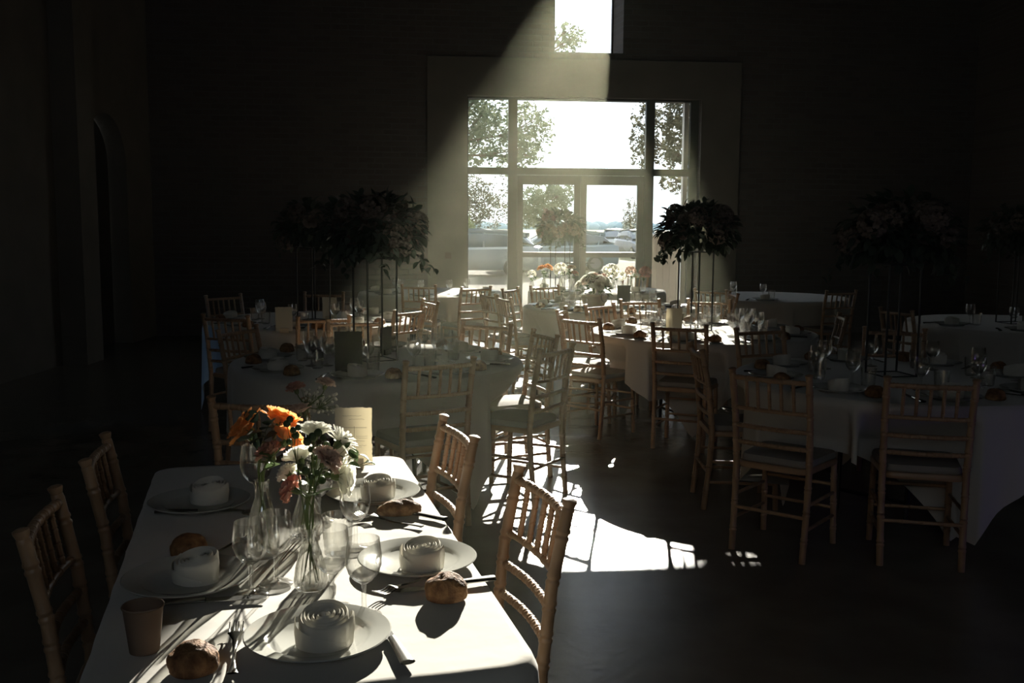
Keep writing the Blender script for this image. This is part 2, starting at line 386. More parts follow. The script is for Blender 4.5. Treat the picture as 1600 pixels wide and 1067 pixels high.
def make_chair():
    t = thing('chiavari_chair', 'x', 'chair')
    wd = M['wood']
    for s in (-1, 1):
        pts = [(s * .182, -.215, 0), (s * .185, -.19, .25), (s * .187, -.18, .46), (s * .19, -.205, .70), (s * .193, -.245, .895)]
        p = turned(pts, .0165, [.12, .27, .40, .55, .63, .72, .80, .93]).build('back_post', wd, t)
        f = MB(); f.T = Matrix.Translation((s * .193, -.2455, .893)) @ Matrix.Rotation(.2, 4, 'X'); f.lathe([(0, 0), (.0165, 0), (.0165, .008), (.0145, .011), (.0195, .026), (.0195, .031), (.011, .035), (0, .036)], 12)
        f.build('finial', wd, p)
        turned([(s * .188, .195, 0), (s * .182, .178, .44)], .0155, [.2, .5, .8]).build('front_leg', wd, t)
        for z in (.15, .27): turned([(s * .186, .186, z), (s * .187, -.195, z + .01)], .009, [.3, .6]).build('side_stretcher', wd, t)
    for y, zs in ((.186, (.19, .31)), (-.2, (.22,))):
        for z in zs: turned([(-.185, y, z), (.185, y, z)], .009, [.25, .5, .75]).build('cross_stretcher', wd, t)
    def back(z): # where the back's rake is at a height
        return -.18 - .065 * max(0, (z - .46) / .435) ** 1.25
    def rail(z, r, rings, bow=.018):
        pts = [(-.185 + .37 * i / 8, back(z) - bow * math.sin(PI * i / 8), z) for i in range(9)]
        return turned(pts, r, rings, 9)
    rail(.882, .0125, [.08, .2, .32, .44, .56, .68, .8, .92]).build('top_rail', wd, t)
    rail(.728, .0105, [.06, .3, .5, .7, .94]).build('lower_spindle_rail', wd, t)
    for z in (.638, .553): rail(z, .0115, [.1, .2, .3, .4, .5, .6, .7, .8, .9]).build('ladder_rail', wd, t)
    for k in range(5):
        x = -.118 + .059 * k; b = .018 * math.sin(PI * (x + .185) / .37)
        turned([(x, back(.73) - b, .73), (x, back(.88) - b, .88)], .0085, [.18, .42, .68, .88], 8).build('spindle', wd, t)
    def rr(y0, y1, w0, w1, z0, z1, rad=.05, crown=0.0, name='seat', m=wd):
        out = []
        cs = [(w1 - rad, y1 - rad, 0), (-w1 + rad, y1 - rad, 90), (-w0 + rad, y0 + rad, 180), (w0 - rad, y0 + rad, 270)]
        for cx, cyy, a0 in cs:
            for i in range(7): a = math.radians(a0 + 15 * i); out.append((cx + rad * math.cos(a), cyy + rad * math.sin(a)))
        mb = MB(); rows = []
        cyc = (y0 + y1) / 2
        for sc, z in ((0.02, z0), (.985, z0), (1, z0 + .006), (1, z1 - .008 - crown * .6), (.97, z1 - crown * .35), (.6, z1 - crown * .05), (0.02, z1)):
            rows.append([(x * sc, cyc + (y - cyc) * sc, z) for x, y in out] + [(out[0][0] * sc, cyc + (out[0][1] - cyc) * sc, z)])
        mb.grid(rows); mb.v, mb.f = mb.v, mb.f
        return mb.build(name, m, t)
    rr(-.195, .205, .185, .205, .425, .455)
    rr(-.17, .2, .178, .198, .4545, .498, .05, .03, 'cushion', M['cushion'])
    return t
PROTO['chair'] = (make_chair(), False, 'chair')
def chair_top(px, py, face, label, group=None, z=.92):
    """a chair whose back's top middle is seen at that pixel; face = the way a sitter looks, degrees from +x"""
    p = at(px, py, z); rz = math.radians(face) - PI / 2
    o = Matrix.Rotation(rz, 4, 'Z') @ Vector((0, -.25, 0))
    return place('chair', (p.x - o.x, p.y - o.y, 0), rz, label, group)
def chair_xy(x, y, face, label, group=None):
    return place('chair', (x, y, 0), math.radians(face) - PI / 2, label, group)

# ---------------------------------------------------------------- tableware, one of each kind
def keep(o, key, cat): PROTO[key] = (o, False, cat); tag(o, 'x', cat)
g = MB().lathe([(0, 0), (.031, 0), (.034, .0015), (.031, .004), (.012, .007), (.0052, .011), (.0045, .02), (.0045, .058), (.0062, .066), (.018, .074), (.029, .088), (.0345, .106), (.0345, .124), (.032, .145), (.0305, .157), (.0298, .157), (.0312, .144), (.0335, .124), (.0335, .107), (.028, .09), (.016, .076), (0, .072)], 28)
keep(g.build('wine_glass', M['glass']), 'wine', 'glass')
g = MB().lathe([(0, 0), (.026, 0), (.03, .004), (.033, .05), (.035, .095), (.0338, .095), (.0318, .05), (.0288, .008), (0, .007)], 24)
keep(g.build('water_tumbler', M['glass']), 'tumbler', 'glass')
g = MB().lathe([(0, .004), (.09, .004), (.094, 0), (.1, 0), (.104, .006), (.1135, .012), (.148, .0195), (.1505, .022), (.148, .0235), (.113, .0165), (.104, .0125), (.098, .009), (0, .0085)], 48)
keep(g.build('dinner_plate', M['china']), 'plate', 'plate')
def napkin_mb(turns=5.2, r0=.005, r1=.054, h=.064, seed=0, n=230):
    """a cloth napkin rolled up into a rosette, its rings showing on top"""
    rnd = random.Random(seed); out = []
    th = .0036
    sp = []
    for i in range(n + 1):
        f = i / n; a = f * turns * 2 * PI
        r = r0 + (r1 - r0) * f ** .85 + (.0022 * math.sin(a * 2.3 + seed) + .0016 * math.sin(a * 1.37 + 2)) * f
        z1 = h * (.95 + .05 * math.sin(a * .93 + 1.1 * seed)) + .001 * (1 - f) - .008 * math.cos(a + .4) * f
        sp.append((a, r, z1))
    mb = MB(); rows = []
    for a, r, z1 in sp:
        flare = 1.0 + .10
        def pt(rr, z): return (rr * math.cos(a), rr * math.sin(a), z)
        rows.append([pt(r - th, .002), pt(r - th * .9, z1 * .5), pt((r - th), z1 - .004), pt(r, z1), pt(r + th, z1 - .004), pt(r * 1.03 + th, z1 * .55), pt(r + th, .02), pt(r * .97 + th, 0)])
    mb.grid(rows)
    return mb
nk = napkin_mb(seed=1).build('napkin', M['napkin'], angle=70); nk2 = MB()
# the loose corner tucked round the outside
rows = []
for i in range(26):
    a = -2.2 + 2.6 * i / 25; f = i / 25; r = .0575 + .003 * math.sin(f * 5)
    zt = .012 + .046 * (1 - f); zb = .002
    rows.append([((r + o) * math.cos(a), (r + o) * math.sin(a), zb + (zt - zb) * q) for q, o in ((0, .0), (.5, .0025), (1, .001))])
nk2.grid(rows); fl = nk2.build('folded_corner', M['napkin'], nk, fix=False)
keep(nk, 'napkin', 'napkin')
def bread_mb(seed, lx=.05, ly=.047, h=.064, cut=0):
    b = bmesh.new(); bmesh.ops.create_icosphere(b, subdivisions=4, radius=1)
    for v in b.verts:
        c = v.co.copy(); z = c.z
        k = noise.noise(c * 1.7 + Vector((seed, 0, 0))) * .10 + noise.noise(c * 6 + Vector((seed, 2, 0))) * .035
        zz = (z * .62 + .38) if z > -.3 else (-.3 * .62 + .38) + (z + .3) * .12
        slash = math.exp(-((c.x * .8 + c.y * .5) / .16) ** 2) * .07 * cut if z > .5 else 0
        v.co = Vector((c.x * lx * (1 + k), c.y * ly * (1 + k), (zz * (1 + k) - .11 - slash) * h))
    zmin = min(v.co.z for v in b.verts)
    for v in b.verts: v.co.z -= zmin
    mb = MB(); mb.v = [tuple(v.co) for v in b.verts]; mb.f = [tuple(x.index for x in f.verts) for f in b.faces]; b.free(); return mb
keep(bread_mb(3).build('bread_roll', M['bread'], angle=0), 'bread', 'bread')
keep(bread_mb(11, .066, .04, .05, 1).build('bread_roll', M['bread'], angle=0), 'bread_long', 'bread')
def handle_rows(x0, x1, wf, zf, n=16, th=.0016):
    rows = []
    for i in range(n + 1):
        f = i / n; x = x0 + (x1 - x0) * f; wdt = wf(f); z = zf(f)
        rows.append([(x, wdt * math.cos(a), z + th + th * math.sin(a) * (1 if math.sin(a) > 0 else 1)) for a in [2 * PI * k / 10 for k in range(11)]])
    return rows
fk = MB(); fk.grid(handle_rows(-.1, .052, lambda f: .0085 - .0058 * math.sin(PI * min(1, f * 1.05)) ** .6 if f < .8 else .0028 + (f - .8) * .048, lambda f: .002 + .010 * max(0, f - .55) ** 1.1 * 2.0, 24))
fork = fk.build('fork', M['steel'])
for k in range(4):
    y = -.0102 + .0068 * k
    tn = MB(); tn.grid(handle_rows(.05, .098, lambda f: .0021 - .0011 * f, lambda f: .0098 - .006 * math.sin(PI * f * .9) + .004 * f, 8, .0011)); tn.v = [(a, b + y, c) for a, b, c in tn.v]; tn.build('tine', M['steel'], fork)
keep(fork, 'fork', 'fork')
kn = MB(); kn.grid(handle_rows(-.115, -.005, lambda f: .0115 - .0045 * f, lambda f: .0015, 16, .0042))
knife = kn.build('knife', M['steel'])
kb = MB(); rows = []
for i in range(17):
    f = i / 16; x = -.006 + .121 * f; wv = .0088 * (1 - max(0, f - .7) ** 2 * 7)
    rows.append([(x, -.006, .003), (x, -.006, .005), (x, -.006 + wv * 2.2, .0045), (x, -.006, .003)])
kb.grid(rows); kb.build('blade', M['steel'], knife)
keep(knife, 'knife', 'knife')

def card_mb(wd, h, seed=0, th=.0016, rag=.0016, n=26):
    """a sheet of handmade card, its edges torn"""
    rnd = random.Random(seed); nx = max(6, int(n * wd / h)); rows = []
    ex = [[rnd.uniform(-1, 1) * rag for _ in range(n + 1)] for _ in range(2)]; ez = [[rnd.uniform(-1, 1) * rag for _ in range(nx + 1)] for _ in range(2)]
    fr = []; bk = []
    for j in range(n + 1):
        a = []; b = []
        for i in range(nx + 1):
            x = -wd / 2 + wd * i / nx; z = h * j / n
            if i == 0: x += ex[0][j]
            if i == nx: x += ex[1][j]
            if j == 0: z += abs(ez[0][i])
            if j == n: z += ez[1][i]
            y = .004 * math.sin(PI * j / n)
            a.append((x, y - th / 2, z)); b.append((x, y + th / 2, z))
        fr.append(a); bk.append(b)
    mb = MB(); mb.grid(fr); mb.grid(bk)
    N = nx + 1; k = N * (n + 1)
    ring = [i for i in range(N)] + [j * N + nx for j in range(1, n + 1)] + [n * N + i for i in range(nx - 1, -1, -1)] + [j * N for j in range(n - 1, 0, -1)]
    mb.f += [(a, b, b + k, a + k) for a, b in zip(ring, ring[1:] + ring[:1])]
    return mb
def menu(loc, rz, wd, h, m, label, block=True, seed=0, lines=True, dark=False):
    t = thing('menu_card', label, 'menu card', loc, rz)
    c = card_mb(wd, h, seed).build('card', m, t, angle=30); c.location = (0, 0, .012)
    if block:
        b = MB(); b.box(-wd * .27, wd * .27, -.016, -.003, 0, .036); b.box(-wd * .27, wd * .27, .003, .016, 0, .036); b.box(-wd * .27, wd * .27, -.016, .016, 0, .0105)
        b.build('stand', M['block'] if not dark else M['fixture'], t, smooth=False)
    if lines:
        rnd = random.Random(seed + 5); ln = MB()
        def scrawl(x0, x1, z, amp, r=.00035):
            n = max(6, int((x1 - x0) / .0035)); ln.tube([(x0 + (x1 - x0) * i / n, -.0015 - .004 * 0 + .004 * math.sin(PI * (z - .012) / h) - .0006 , z + rnd.uniform(-amp, amp)) for i in range(n + 1)], r, 4)
        for f, x0, x1 in ((.86, -.30, .22), (.80, -.12, .3), (.66, -.38, .36), (.645, -.38, .36), (.50, -.3, .0), (.50, .06, .38), (.47, .06, .38), (.42, .06, .30), (.34, -.28, -.02), (.34, .06, .35), (.31, .06, .22)):
            scrawl(x0 * wd, x1 * wd, .012 + f * h, .0012 if f != .66 and f != .645 else .0001)
        z0, z1 = .012 + .2 * h, .012 + .68 * h
        ln.tube([(.02 * wd, .0024, z0), (.02 * wd, .0016, (z0 + z1) / 2), (.02 * wd, .0014, z1)], .00045, 4)
        ln.build('handwriting', M['ink'], t, fix=False)
    return t

# ---------------------------------------------------------------- tables and cloths
def fold(a, f, seed, R):
    return R * f * (.030 * math.sin(a * 17 + seed) + .022 * math.sin(a * 29 + 2 * seed) + .016 * math.sin(a * 11 + 3.1 * seed))
def round_cloth(R, half, rot, seed, zt=.762):
    """a square cloth over a round top: the hem comes down to a point at each corner"""
    N = 192; rows = []
    for f in (.001, .2, .4, .6, .8, .93, .985, 1.0):
        rows.append([(R * f * math.cos(2 * PI * i / N), R * f * math.sin(2 * PI * i / N), zt + .0012 * noise.noise(Vector((R * f * math.cos(2 * PI * i / N) * 6, R * f * math.sin(2 * PI * i / N) * 6, seed)))) for i in range(N + 1)])
    K = 14
    for k in range(1, K + 1):
        row = []
        for i in range(N + 1):
            a = 2 * PI * i / N; b = a - rot
            c4 = max(abs(math.cos(b)), abs(math.sin(b))); drop = half / c4 - R
            corner = max(0, (drop - .32) / .5)
            q = k / K; dz = drop * q
            rr = R + .012 * (1 - math.exp(-dz * 90)) + fold(a, q * (.35 + .3 * min(1, drop / .5)), seed, R) + .03 * q * corner
            row.append((rr * math.cos(a), rr * math.sin(a), max(.006, zt - dz - .001)))
        rows.append(row)
    mb = MB(); mb.grid(rows); return mb
def round_table(x, y, rot, seed, name_label, cloth_label, half=1.19, R=.9, legs=True):
    t = thing('round_table', name_label, 'table', (x, y, 0), rot)
    MB().lathe([(0, .728), (R - .015, .728), (R - .006, .734), (R - .006, .752), (R - .012, .757), (0, .757)], 64).build('tabletop', M['skirt'], t)
    for sx in (-1, 1):
        l = MB(); l.tube([(sx * .26, -.2, .0), (sx * .23, -.2, .725)], .014); l.tube([(sx * .26, .2, .0), (sx * .23, .2, .725)], .014)
        l.tube([(sx * .256, -.2, .12), (sx * .256, .2, .12)], .011); l.tube([(sx * .231, -.2, .70), (sx * .231, .2, .70)], .011); l.tube([(sx * .231, 0, .69), (0, 0, .725)], .009)
        l.build('trestle_leg', M['metal'], t)
    c = round_cloth(R, half, 0, seed).build('tablecloth', M['cloth'], angle=0); c.location = (x, y, 0); c.rotation_euler = (0, 0, rot)
    tag(c, cloth_label, 'tablecloth')
    return t
TZ = .764
# ---------------------------------------------------------------- the long table in front
A0 = math.radians(15.0); ex = Vector((math.cos(A0), math.sin(A0), 0)); ey = Vector((-math.sin(A0), math.cos(A0), 0))
K0 = Vector((.062, 1.862, 0)); LW, LL = .86, 1.84
T0 = K0 - ex * LW / 2 + ey * LL / 2
t = thing('long_table', 'long folding table under the cream cloth nearest the viewer', 'table', T0, A0)
tb = MB(); tb.box(-LW / 2 + .03, LW / 2 - .03, -LL / 2 + .03, LL / 2 - .03, .722, .750); tb.build('tabletop', M['skirt'], t, smooth=False)
for s in (-1, 1):
    l = MB()
    yl = .25 if s > 0 else -.58
    for q in (-1, 1): l.tube([(q * .30, yl, 0), (q * .30, yl, .722)], .014)
    l.tube([(-.30, yl, .12), (.30, yl, .12)], .011); l.tube([(0, yl, .12), (0, yl - s * .22, .715)], .009)
    l.build('trestle_leg', M['metal'], t)
def long_cloth():
    R = .075; hx, hy = LW / 2, LL / 2; B = []
    def arc(cx, cyy, a0):
        for i in range(11): a = math.radians(a0 + 9 * i); B.append((cx + R * math.cos(a), cyy + R * math.sin(a), math.cos(a), math.sin(a)))
    def line(x0, y0, x1, y1, nx, ny, n):
        for i in range(1, n): B.append((x0 + (x1 - x0) * i / n, y0 + (y1 - y0) * i / n, nx, ny))
    arc(hx - R, hy - R, 0); line(hx - R, hy, -hx + R, hy, 0, 1, 40); arc(-hx + R, hy - R, 90); line(-hx, hy - R, -hx, -hy + R, -1, 0, 90)
    arc(-hx + R, -hy + R, 180); line(-hx + R, -hy, hx - R, -hy, 0, -1, 40); arc(hx - R, -hy + R, 270); line(hx, -hy + R, hx, hy - R, 1, 0, 90)
    B.append(B[0]); rows = []
    def wr(x, y):                        # soft wrinkles and the fold lines ironed into the linen
        p = Vector((x * 3.1, y * 5.5, 1.7)); z = .0030 * noise.noise(p) + .0016 * noise.noise(Vector((x * 4 + y * 11, y * 15 - x * 5, 4)))
        for yy in (-.46, .15, .62): z += .0022 * math.exp(-((y - yy - .01 * math.sin(x * 7)) / .006) ** 2)
        z += .0018 * math.exp(-((x - .02) / .006) ** 2)
        return z
    for k in range(0, 33):
        f = max(.0015, k / 32); edge = min(1, (1 - f) / .06)
        rows.append([(x * f, y * f, .760 + wr(x * f, y * f) * edge) for x, y, _, _ in B])
    s = 0; S = [0]
    for p, q in zip(B, B[1:]): s += math.hypot(q[0] - p[0], q[1] - p[1]); S.append(s)
    for k in range(1, 13):
        q = k / 12; row = []
        for (x, y, nx, ny), s in zip(B, S):
            cor = min(1, abs(nx * ny) * 2.0)
            dz = (.27 + .10 * cor) * q
            o = .010 * (1 - math.exp(-dz * 120)) + q * (.011 * math.sin(s * 23) + .008 * math.sin(s * 41 + 1) + .010 * cor + .012)
            row.append((x + nx * o, y + ny * o, .759 - dz))
        rows.append(row)
    return MB().grid(rows)
c = long_cloth().build('tablecloth', M['cloth'], angle=0); c.location = T0; c.rotation_euler = (0, 0, A0)
tag(c, 'cream linen cloth with rounded corners and fold creases on the nearest long table', 'tablecloth')
# chairs of the long table
CG = None
chair_top(848, 754, 199, 'pale turned wood chair nearest the viewer, right of the long table')
chair_top(716, 666, 199, 'second pale wood chair at the right of the long table')
chair_top(62, 794, 14, 'dim wooden chair at the front left of the long table')
chair_top(150, 698, 14, 'dim wooden chair at the left of the long table, second from the viewer')
# plates
def pl0(px, py): return at(px, py, TZ)
def put(kind, p, z, rz, label, group=None): return place(kind, (p.x, p.y, z), rz, label, group)
P1, P2, P3 = Vector((-.396, 1.965, 0)), Vector((-.236, 2.436, 0)), Vector((-.437, 3.06, 0))
PL1, PL2 = Vector((-.770, 2.29, 0)), Vector((-.945, 2.94, 0))
for p, l in ((P1, 'white dinner plate nearest the viewer at the end of the long table'), (P2, 'white dinner plate before the nearest chair on the right of the long table'),
             (P3, 'white dinner plate by the menu card on the long table'), (PL1, 'shaded dinner plate behind the paper cup on the long table'),
             (PL2, 'shaded dinner plate at the far left of the long table')):
    put('plate', p, TZ, 0, l)
for (px, py), rz, l, sc in (((508, 1003), -.95, 'rolled cream napkin on the plate nearest the viewer', 1.0), ((660, 885), -1.3, 'rolled cream napkin on the plate before the nearest chair', .92),
                       ((591, 776), -1.0, 'rolled cream napkin on the plate by the menu card', .90), ((309, 905), -1.5, 'shaded rolled napkin on the plate behind the paper cup', .95), ((328, 783), -1.1, 'shaded rolled napkin on the far left plate of the long table', .95)):
    o = put('napkin', at(px, py, TZ + .009), TZ + .009, rz, l); o.scale = (sc, sc, sc)
for (px, py), k, rz, l in (((697, 935), 'bread', .5, 'round brown bread roll beside the plate of the nearest chair'), ((624, 803), 'bread_long', .25, 'split brown bread roll before the middle chair of the long table'),
                        ((303, 1048), 'bread', 1.2, 'dark bread roll in the shade beside the paper cup'), ((296, 868), 'bread', 2.2, 'dark bread roll behind the shaded napkin on the long table')):
    o = put(k, at(px, py, TZ), TZ - .001, rz, l); o.scale = (1.02, 1.02, 1.05) if 'round' in l else (1, 1, 1)
# cutlery
def cut(kind, a, b, label, lift=0.0):
    """from the end of the handle (a) to the tip (b)"""
    p, q = at(*a, TZ), at(*b, TZ); m = (p + q) / 2
    o = put(kind, m, TZ + .0005 + lift, math.atan2(q.y - p.y, q.x - p.x), label); o.scale = (1.12, 1.35, 1.3); return o
cut('knife', (641, 1046), (586, 960), 'steel table knife to the right of the plate nearest the viewer')
cut('fork', (362, 1066), (371, 975), 'steel fork in the shade left of the plate nearest the viewer')
cut('fork', (690, 895), (585, 938), 'steel fork by the plate of the nearest chair', 0)
cut('knife', (744, 911), (640, 924), 'steel knife lying under the round bread roll')
cut('knife', (680, 812), (600, 797), 'steel knife lying behind the split bread roll')
cut('fork', (640, 822), (575, 812), 'steel fork before the split bread roll')
cut('knife', (262, 946), (388, 938), 'dark knife lying between the paper cup and the wine glass')
cut('fork', (330, 868), (372, 852), 'dark fork by the shaded napkin plate')
cut('knife', (235, 803), (390, 800), 'dark knife on the far left of the long table')
# wine glasses on the long table
for (px, py), k, l, sc in (((393, 930), 'wine', 'stemmed wine glass in front of the tall vase, nearest the paper cup', 1.0), ((432, 913), 'wine', 'stemmed wine glass standing between the tall vase and the clear ribbed vase', 1.0),
                       ((519, 949), 'wine', 'stemmed wine glass right beside the ribbed vase', 1.05), ((569, 962), 'wine', 'stemmed wine glass behind the knife of the nearest plate', 1.0),
                       ((528, 866), 'tumbler', 'plain water tumbler behind the ribbed vase', 1.0), ((556, 858), 'wine', 'stemmed wine glass before the split bread roll', 1.0),
                       ((402, 800), 'wine', 'shaded wine glass behind the tall vase under the orange roses', 1.15), ((500, 815), 'wine', 'wine glass hidden between the flower stems of the long table', 1.0)):
    o = put(k, at(px, py, TZ), TZ, random.uniform(0, 6), l); o.scale = (sc * 1.16, sc * 1.16, sc * 1.12)
# paper cup
cp = thing('paper_cup', 'brown paper cup standing at the front left corner of the long table', 'cup', (*at(226, 1016, TZ).xy, TZ), .4)
MB().lathe([(0, .006), (.0275, .006), (.0275, 0), (.029, 0), (.0395, .094), (.0385, .0935), (.0283, .009), (0, .009)], 40).build('cup_wall', M['kraft'], cp)
MB().lathe([(.0385, .092), (.0405, .091), (.0418, .0935), (.0405, .096), (.0388, .0955), (.0385, .092)], 40).build('rim', M['kraft'], cp)
# the menu card
mp = at(553, 731, TZ)
menu((mp.x, mp.y, TZ - .002), math.radians(4), .128, .205, M['card'], 'tall cream menu card with torn edges in a small wood block on the long table', seed=3)

# ---------------------------------------------------------------- flowers
def petal(mb, base, axis_T, th, L, wd, a0, a1, ruff, rnd, n=6, m=5, r0=.1):
    rows = []; x = r0 * L; z = 0; ds = L / n; ph = rnd.uniform(0, 6); kk = rnd.uniform(2.5, 4.5)
    for i in range(n + 1):
        s = i / n; a = a0 + a1 * s
        wv = wd * (math.sin(PI * (.12 + .72 * s)) ** .7)
        row = []
        for j in range(m + 1):
            tt = -1 + 2 * j / m
            cup = -.16 * wd * (1 - tt * tt) * (1 - .3 * s)
            rf = ruff * L * math.sin(tt * kk * 1.6 + ph) * s * s
            yy = tt * wv; xx = x - cup * math.cos(a) * -1 + rf * math.cos(a); zz = z + cup * math.sin(a) * -.6 - rf * math.sin(a) * .6 + (abs(tt) ** 3) * ruff * L * .25 * s
            c, sn = math.cos(th), math.sin(th)
            row.append(axis_T @ (Vector((xx * c - yy * sn, xx * sn + yy * c, zz))))
        rows.append(row)
        x += math.sin(a) * ds; z += math.cos(a) * ds
    mb.grid(rows)
def axis_to(c, d):
    return Matrix.Translation(c) @ Vector(d).to_track_quat('Z', 'Y').to_matrix().to_4x4()
def bloom(kind, R, seed=0):
    """petals of one flower that opens along +z, about R wide"""
    rnd = random.Random(seed); mb = MB(); I = Matrix()
    if kind == 'rose':
        for k, (n, a0, a1, L, wv) in enumerate(((3, -.15, .25, .75, .26), (5, .05, .35, .85, .34), (6, .25, .6, 1.0, .42), (7, .55, .85, 1.12, .46), (7, .95, .75, 1.1, .46))):
            for i in range(n): petal(mb, None, I, 2 * PI * (i + .5 * k) / n + rnd.uniform(-.2, .2), L * R, wv * R * 1.15, a0 + rnd.uniform(-.08, .08), a1, .06 + .05 * (k > 2), rnd, r0=.02 + .05 * k)
    elif kind == 'carnation':
        for k, (n, a0, a1, L, wv) in enumerate(((6, -.1, .3, .75, .22), (8, .15, .5, .85, .26), (10, .4, .7, .95, .28), (11, .75, .75, 1.0, .3), (11, 1.1, .7, 1.0, .3))):
            for i in range(n): petal(mb, None, I, 2 * PI * (i + .5 * k) / n + rnd.uniform(-.3, .3), L * R, wv * R * 1.3, a0 + rnd.uniform(-.15, .15), a1, .17, rnd, 6, 6, .02)
    elif kind == 'daisy':
        for k, (n, a0, a1, L) in enumerate(((10, .15, .5, .7), (14, .5, .5, .9), (17, .9, .45, 1.05), (17, 1.25, .35, 1.08))):
            for i in range(n): petal(mb, None, I, 2 * PI * (i + .5 * k) / n + rnd.uniform(-.1, .1), L * R, .10 * R, a0 + rnd.uniform(-.15, .15), a1, .03, rnd, 5, 2, .06)
    elif kind == 'puff':                  # a hydrangea head of many small florets
        for i in range(70):
            u = rnd.uniform(-.55, 1); a = rnd.uniform(0, 2 * PI); s = math.sqrt(1 - u * u)
            d = Vector((s * math.cos(a), s * math.sin(a), u)); T = axis_to(d * R * .82 + Vector((0, 0, R * .2)), d)
            for q in range(4): petal(mb, None, T, PI / 2 * q + a, R * .24, R * .12, .9, .5, .04, rnd, 2, 2, .1)
    return mb
def calyx(mb, R):
    mb.lathe([(0, -R * .42), (R * .16, -R * .36), (R * .24, -R * .12), (R * .2, R * .12), (0, R * .1)], 8)
    for i in range(5):
        a = 2 * PI * i / 5; c, s = math.cos(a), math.sin(a)
        mb.add([(R * .2 * c - R * .08 * s, R * .2 * s + R * .08 * c, 0), (R * .2 * c + R * .08 * s, R * .2 * s - R * .08 * c, 0), (R * .5 * c, R * .5 * s, R * .18)], [(0, 1, 2)])
def stem_pts(top, d, mouth, foot, n=9):
    """from under the bloom, bending down through the vase's mouth to its floor"""
    top, mouth, foot = Vector(top), Vector(mouth), Vector(foot); P0 = top; P3 = mouth; P1 = top - Vector(d).normalized() * (top - mouth).length * .35; P2 = mouth + (mouth - foot) * .3
    out = [((1 - u) ** 3) * P0 + 3 * u * (1 - u) ** 2 * P1 + 3 * u * u * (1 - u) * P2 + u ** 3 * P3 for u in [i / n for i in range(n + 1)]]
    return out + [mouth.lerp(foot, .5), foot]
def leaf_card(mb, p, d, L, wd, rnd, curl=.3):
    d = Vector(d).normalized(); s = d.cross(Vector((0, 0, 1)) + Vector((rnd.uniform(-.6, .6), rnd.uniform(-.6, .6), 0)));
    s = s.normalized() if s.length > .01 else Vector((1, 0, 0)); nn = s.cross(d); rows = []
    for i in range(6):
        f = i / 5; w_ = wd * math.sin(PI * (.06 + .92 * f)) ** .8; c = p + d * L * f - nn * curl * L * f * f
        rows.append([c - s * w_ + nn * w_ * .3, c, c + s * w_ + nn * w_ * .3])
    mb.grid(rows)
def flower(name, kind, m, top, d, R, mouth, foot, label, cat='flower', leaves=1, seed=0, stem_r=.0021):
    top = Vector(top); d = Vector(d).normalized()
    t = thing(name, label, cat, foot)
    off = -Vector(foot)
    T = Matrix.Translation(off) @ axis_to(top, d)
    b = bloom(kind, R, seed); b.v = [tuple(T @ Vector(v)) for v in b.v]; b.build('bloom', m, t, fix=False, angle=0)
    c = MB(); calyx(c, R); c.v = [tuple(T @ Vector(v)) for v in c.v]; c.build('calyx', M['stem'], t, fix=False)
    pts = [p + off for p in stem_pts(top - d * R * .35, d, mouth, foot)]
    MB().tube(pts, stem_r, 7).build('stem', M['stem'], t)
    rnd = random.Random(seed + 99)
    for i in range(leaves):
        p = pts[rnd.choice((2, 3, 4, 5))]; a = rnd.uniform(0, 2 * PI); l = MB()
        leaf_card(l, p, (math.cos(a), math.sin(a), .7), rnd.uniform(.035, .06), rnd.uniform(.009, .014), rnd); l.build('leaf', M['leaf'], t, fix=False)
    return t
def sprig(name, m, tips, mouth, foot, label, ball, seed=0, leaf=None):
    """a branching sprig: many small heads or round leaves at the tips"""
    rnd = random.Random(seed); t = thing(name, label, 'flower', foot); off = -Vector(foot); st = MB(); hd = MB()
    hub = sum((Vector(x) for x in tips), Vector()) / len(tips); hub = hub.lerp(Vector(mouth), .35)
    main = [p + off for p in stem_pts(hub, Vector(hub) - Vector(mouth), mouth, foot)]
    st.tube(main, .0018, 6)
    for tp in tips:
        tp = Vector(tp); k = hub.lerp(tp, .55) + Vector([rnd.uniform(-.006, .006) for _ in range(3)])
        st.tube([hub + off, k + off, tp + off], .0008, 5)
        if leaf: leaf_card(hd, tp + off, (rnd.uniform(-1, 1), rnd.uniform(-.6, .3), rnd.uniform(-.3, .8)), leaf[0], leaf[1], rnd, .15)
        else: hd.ball(tp + off, ball * rnd.uniform(.7, 1.1), 7, 5)
    st.build('stem', M['stem'], t); hd.build('leaf' if leaf else 'blossom', m, t, fix=not leaf)
    return t
def vase(prof, loc, label, ribs=0, water=.5, n=48):
    mb = MB().lathe(prof, n)
    if ribs:
        out = []
        for x, y, z in mb.v:
            r = math.hypot(x, y); a = math.atan2(y, x); k = 1 + .045 * math.cos(ribs * a) * (1 if r > .016 and z < .085 and z > .004 else 0)
            out.append((x * k, y * k, z))
        mb.v = out
    o = mb.build('flower_vase', M['vase'], angle=60); o.location = loc
    tag(o, label, 'vase'); return o
VB1 = at(483, 922, TZ); VB1 = Vector((VB1.x, VB1.y + .02, TZ)); VB2 = at(412, 868, TZ); VB2 = Vector((VB2.x, VB2.y, TZ)); VB3 = at(478, 838, TZ); VB3 = Vector((VB3.x, VB3.y + .02, TZ))
prof1 = [(0, 0), (.035, 0), (.0375, .004), (.038, .02), (.034, .05), (.026, .082), (.0195, .105), (.0185, .128), (.0215, .142), (.0240, .147), (.0225, .148), (.0195, .142), (.0165, .128), (.0175, .105), (.0235, .082), (.0315, .05), (.035, .02), (.032, .012), (0, .010)]
vase(prof1, VB1, 'clear ribbed glass bud vase nearest the viewer on the long table', 22, n=88)
